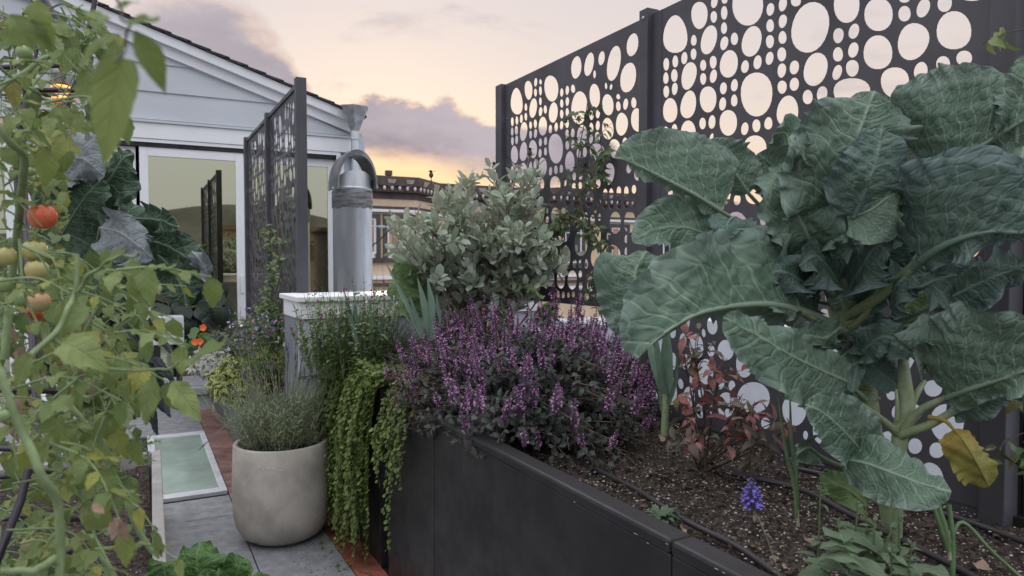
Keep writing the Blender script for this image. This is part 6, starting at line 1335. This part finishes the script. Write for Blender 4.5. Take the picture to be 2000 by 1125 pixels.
# near, out of focus leaves
for q in [(238, 112, .36, 196, 330, .37, 0, 5, -FW+RT*.25), (236, 70, .36, 112, 122, .36, 0, 6, -FW+UP), (262, 58, .36, 336, 182, .37, 0, 6, -FW+UP*.5+RT*.4), (245, 40, .36, 318, 52, .36, 0, 4, UP-FW), (215, 38, .36, 160, 30, .36, 0, 4, UP-FW), (225, 20, .36, 262, -10, .36, 0, 0, UP-FW),
          (362, 705, .62, 462, 684, .60, 0, 4, UP-FW*.6), (335, 745, .74, 392, 822, .73, 0, 2, UP-FW), (300, 735, .74, 280, 830, .73, 0, 2, UP*.5-FW), (255, 740, .85, 225, 810, .85, 0, 1, UP-FW), (120, 668, .6, 195, 690, .58, 0, 1, UP-FW), (60, 40, .5, 92, 100, .5, 0, 0, -FW), (70, 0, .5, 88, 90, .5, 0, 0, -FW), (20, 30, .48, 70, 85, .48, 0, 1, -FW+UP),
          (60, 270, .9, 140, 245, .88, 0, 1, UP-FW*.8), (130, 215, .9, 175, 265, .9, 0, 2, UP-FW), (60, 210, .95, 35, 250, .93, 0, 1, -FW), (0, 290, .8, 40, 320, .8, 0, 1, UP-FW), (285, 520, .72, 295, 600, .71, 0, 2, UP-FW), (200, 515, .73, 260, 495, .72, 0, 4, UP-FW), (290, 640, .8, 325, 655, .8, 0, 1, UP-FW), (80, 440, .95, 115, 460, .93, 0, 0, UP-FW), (250, 660, .8, 190, 650, .78, 0, 4, UP-FW), (140, 800, .6, 90, 760, .6, 0, 1, UP-FW), (60, 690, .55, 20, 760, .55, 0, 3, -FW), (180, 600, .7, 100, 640, .68, 0, 1, UP-FW),
          (215, 830, .95, 250, 900, .95, 0, 3, UP-FW), (130, 1100, .9, 180, 1080, .9, 0, 1, UP-FW), (0, 60, .6, 40, 90, .6, 0, 3, -FW), (250, 590, .8, 300, 585, .8, 0, 4, UP-FW)]: lf(*q)
def pix(p): q = np.asarray(p)-CAM; z = q@FW; return 1000+FPX*(q@RT)/z, 562.5-FPX*(q@UP)/z
def compound(x, y, d, ang, L, s):
    """a feathery leaf: midrib drooping at the end, leaflets in pairs and one at the tip"""
    a = P(x, y, d); dv = RT*math.cos(ang)-UP*math.sin(ang)+FW*rg.uniform(-.5, .5); b = a+unit(dv)*L; b[2] -= L*rg.uniform(.1, .5)
    pa = curve_to(a, b, rg, .15, .7); T_.append((pa, [.0016, .0008])); CP.append((pa, [.0017, .0008]))
    n = int(rg.integers(2, 4)); ref = unit(np.cross(pa[-1]-pa[0], V3(0, 0, 1)))
    for k in range(n):
        t = .4+.5*k/n; p, dd = along(pa, t)
        for s_ in (1, -1): recs.append((p, unit(ref*s_+dd*.45+V3(0, 0, -.25)+rg.normal(0, .2, 3)), unit(V3(0, 0, 1)-FW*.35+rg.normal(0, .25, 3)), s*rg.uniform(.6, 1), int(rg.integers(5))))
    recs.append((pa[-1], unit(pa[-1]-pa[-2]+V3(0, 0, -.2)), unit(V3(0, 0, 1)-FW*.35+rg.normal(0, .2, 3)), s*rg.uniform(.9, 1.25), int(rg.integers(5))))
CP = []; lump = []
for k in range(175):
    band = rg.random()
    if band < .26: x, y = rg.uniform(-30, 160), rg.uniform(-20, 300)
    elif band < .42: x, y = rg.uniform(-30, 110), rg.uniform(280, 520)
    elif band < .80: x, y = rg.uniform(-20, 230), rg.uniform(520, 830)
    else: x, y = rg.uniform(-20, 190), rg.uniform(800, 1130)
    compound(x, y, rg.uniform(.75, 1.3), rg.uniform(-.9, 1.2) if x < 120 else rg.uniform(-.5, .9)+(0 if rg.random() < .5 else 2.2), rg.uniform(.06, .12), rg.uniform(.022, .044))
near, recs = recs, []
for k in range(190):
    band = rg.random()
    if band < .25: x, y = rg.uniform(-30, 130), rg.uniform(-20, 300)
    elif band < .45: x, y = rg.uniform(-30, 100), rg.uniform(280, 540)
    elif band < .8: x, y = rg.uniform(-20, 200), rg.uniform(540, 830)
    else: x, y = rg.uniform(-20, 150), rg.uniform(800, 1130)
    compound(x, y, rg.uniform(1.2, 1.9), rg.uniform(-1.2, 1.4), rg.uniform(.07, .14), rg.uniform(.03, .055))
far, recs = recs, near
sp = Soup()
for pa, r in CP:
    q_ = pix(pa[-1])
    if q_[0] > 120 and 255 < q_[1] < 515: continue
    sp.add(*tube(pa, r, 5))
obj('leaf_stalks', sp.get(), tst_m, tm, smooth=True, kind='stuff')
def keep(r):
    q_ = pix(r[0]+unit(r[1])*r[3]*.6); return not (q_[0] > 130 and 262 < q_[1] < 508)
recs = recs[:31]+[r for r in recs[31:] if keep(r)]
far = [r for r in far if keep(r)]
recs = [r for r in recs if math.hypot(pix(r[0]+unit(r[1])*r[3]*.5)[0]-122, (pix(r[0]+unit(r[1])*r[3]*.5)[1]-165)*.8) > 42 and math.hypot(pix(r[0]+unit(r[1])*r[3]*.5)[0]-80, pix(r[0]+unit(r[1])*r[3]*.5)[1]-440) > 44 and math.hypot(pix(r[0]+unit(r[1])*r[3]*.5)[0]-70, pix(r[0]+unit(r[1])*r[3]*.5)[1]-510) > 44]
leaves(tm, 'leaf', tt, recs, tl_m, 300)
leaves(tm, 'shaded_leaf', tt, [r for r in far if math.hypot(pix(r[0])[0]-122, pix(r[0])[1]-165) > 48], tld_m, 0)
# dead, drooping leaves
dl_m = leafmat('withered_leaf', (0.24, 0.16, 0.12), (0.34, 0.24, 0.17), trans=.15, rough=.8); recs = []
for x, y, d, x2, y2 in [(222, 1012, .7, 250, 1056), (224, 1014, .7, 222, 1054), (180, 985, .7, 205, 1005), (20, 800, .8, 10, 850), (200, 650, .9, 175, 690)]: lf(x, y, d, x2, y2, d, 0, int(rg.integers(5)))
for k in range(26): x, y = rg.uniform(0, 180), rg.uniform(560, 860); lf(x, y, 1.2, x+rg.uniform(-20, 20), y+rg.uniform(20, 45), 1.2, 0, 3)
leaves(tm, 'withered_leaf', tt, recs, dl_m, 40)
# fruit
def fruit(x, y, rpx, d, m, lab, stem_to):
    c = P(x, y, d); r = rpx*d/FPX
    prof = [(0.0, -.93), (.35, -.9), (.7, -.72), (.93, -.36), (1.0, .02), (.95, .36), (.75, .68), (.42, .86), (.16, .84), (0.0, .78)]
    o = obj('fruit', lathe([(a*r, b*r) for a, b in prof], c, 28)[:2], m, tm, smooth=True, label=lab)
    s5 = Soup()
    for q in range(5): a = q*1.257+.3; s5.add(*put(tt[2], c+V3(0, 0, r*.8), V3(math.cos(a), math.sin(a), .15), (0, 0, 1), r*.95))
    s5.add(*tube([c+V3(0, 0, r*.78), c+V3(.002, 0, r*1.5), P(*stem_to, d)], .0013, 6, 8))
    obj('calyx', s5.get(), MATS['tomato_leaf'], o, smooth=True)
def tmat(n, a, b): return mat(n, a, .28, var=.1, vs=16, col2=b, spec=.5)
red_t, grn_t, yel_t, blu_t = tmat('ripe_skin', (.62, .11, .055), (.70, .17, .07)), tmat('green_skin', (.22, .32, .13), (.28, .36, .16)), tmat('turning_skin', (.38, .38, .13), (.48, .42, .17)), tmat('blushing_skin', (.30, .36, .16), (.50, .20, .10))
fruit(83, 423, 26, .98, red_t, 'ripe red tomato', (78, 385)); fruit(68, 490, 23, .97, yel_t, 'tomato just turning yellow', (70, 455)); fruit(72, 527, 21, .96, yel_t, 'yellow-green tomato under the turning one', (68, 490))
fruit(48, 103, 15, 1.0, grn_t, 'small green tomato high in the vine', (52, 80)); fruit(76, 590, 21, .84, blu_t, 'green tomato blushing red underneath', (88, 555)); fruit(45, 580, 20, .9, grn_t, None, (45, 550)); fruit(10, 500, 20, .95, yel_t, None, (14, 470)); fruit(6, 555, 18, .95, grn_t, None, (10, 530))
fruit(65, 1063, 21, 1.0, tmat('dull_skin', (.20, .19, .07), (.26, .22, .09)), 'dull olive tomato low on the plant', (55, 1030)); fruit(70, 610, 17, .95, red_t, 'red tomato half hidden behind a green one', (72, 590)); fruit(5, 245, 11, .95, tmat('pink_skin', (.55, .32, .26), (.6, .38, .3)), None, (3, 230)); fruit(140, 625, 8, .95, red_t, None, (140, 610)); fruit(118, 705, 9, .95, red_t, None, (118, 690)); fruit(60, 335, 9, 1.0, grn_t, None, (58, 322)); fruit(10, 810, 14, .6, grn_t, None, (14, 790))
# ------------------------------------------------------------------ wear and litter
o = obj('deck_debris', chips(420, .56, .86, 2.75, 3.35, .002, .0015, .007, 71, .3), MATS['bark'], None, kind='stuff'); tag(o, 'dark crumbs of bark and dry leaf on the pavers by the pot', 'litter')
rg = np.random.default_rng(8); plt_ = bpy.data.objects['raised_planter']; sc2 = mat('pale_scratch', (.34, .33, .33), .7, var=.1)
for x, y, l in ((1236, 1041, 10), (1262, 1060, 6), (1300, 1062, 5), (1120, 980, 4), (1395, 1110, 9), (1410, 1118, 6)):
    a = onX(x, y, PX-.0045); b = onX(x+l, y+l*.45, PX-.0045); obj('scratch', tube([a, (a+b)/2+V3(0, 0, .001), b], [.0003, .001, .0003], 4)[:2], sc2, plt_)
for k in range(16):
    p = V3(PX+.03+rg.uniform(-.015, .015), rg.uniform(.9, 2.2), PZ+.0005); o = rg.uniform(.001, .003)
    obj('soil_crumb', (lambda v: (v[0]+p, v[1]))(chips(1, 0, .001, 0, .001, -.004, .0015, .004, 900+k, .4)), MATS['bark'], plt_)
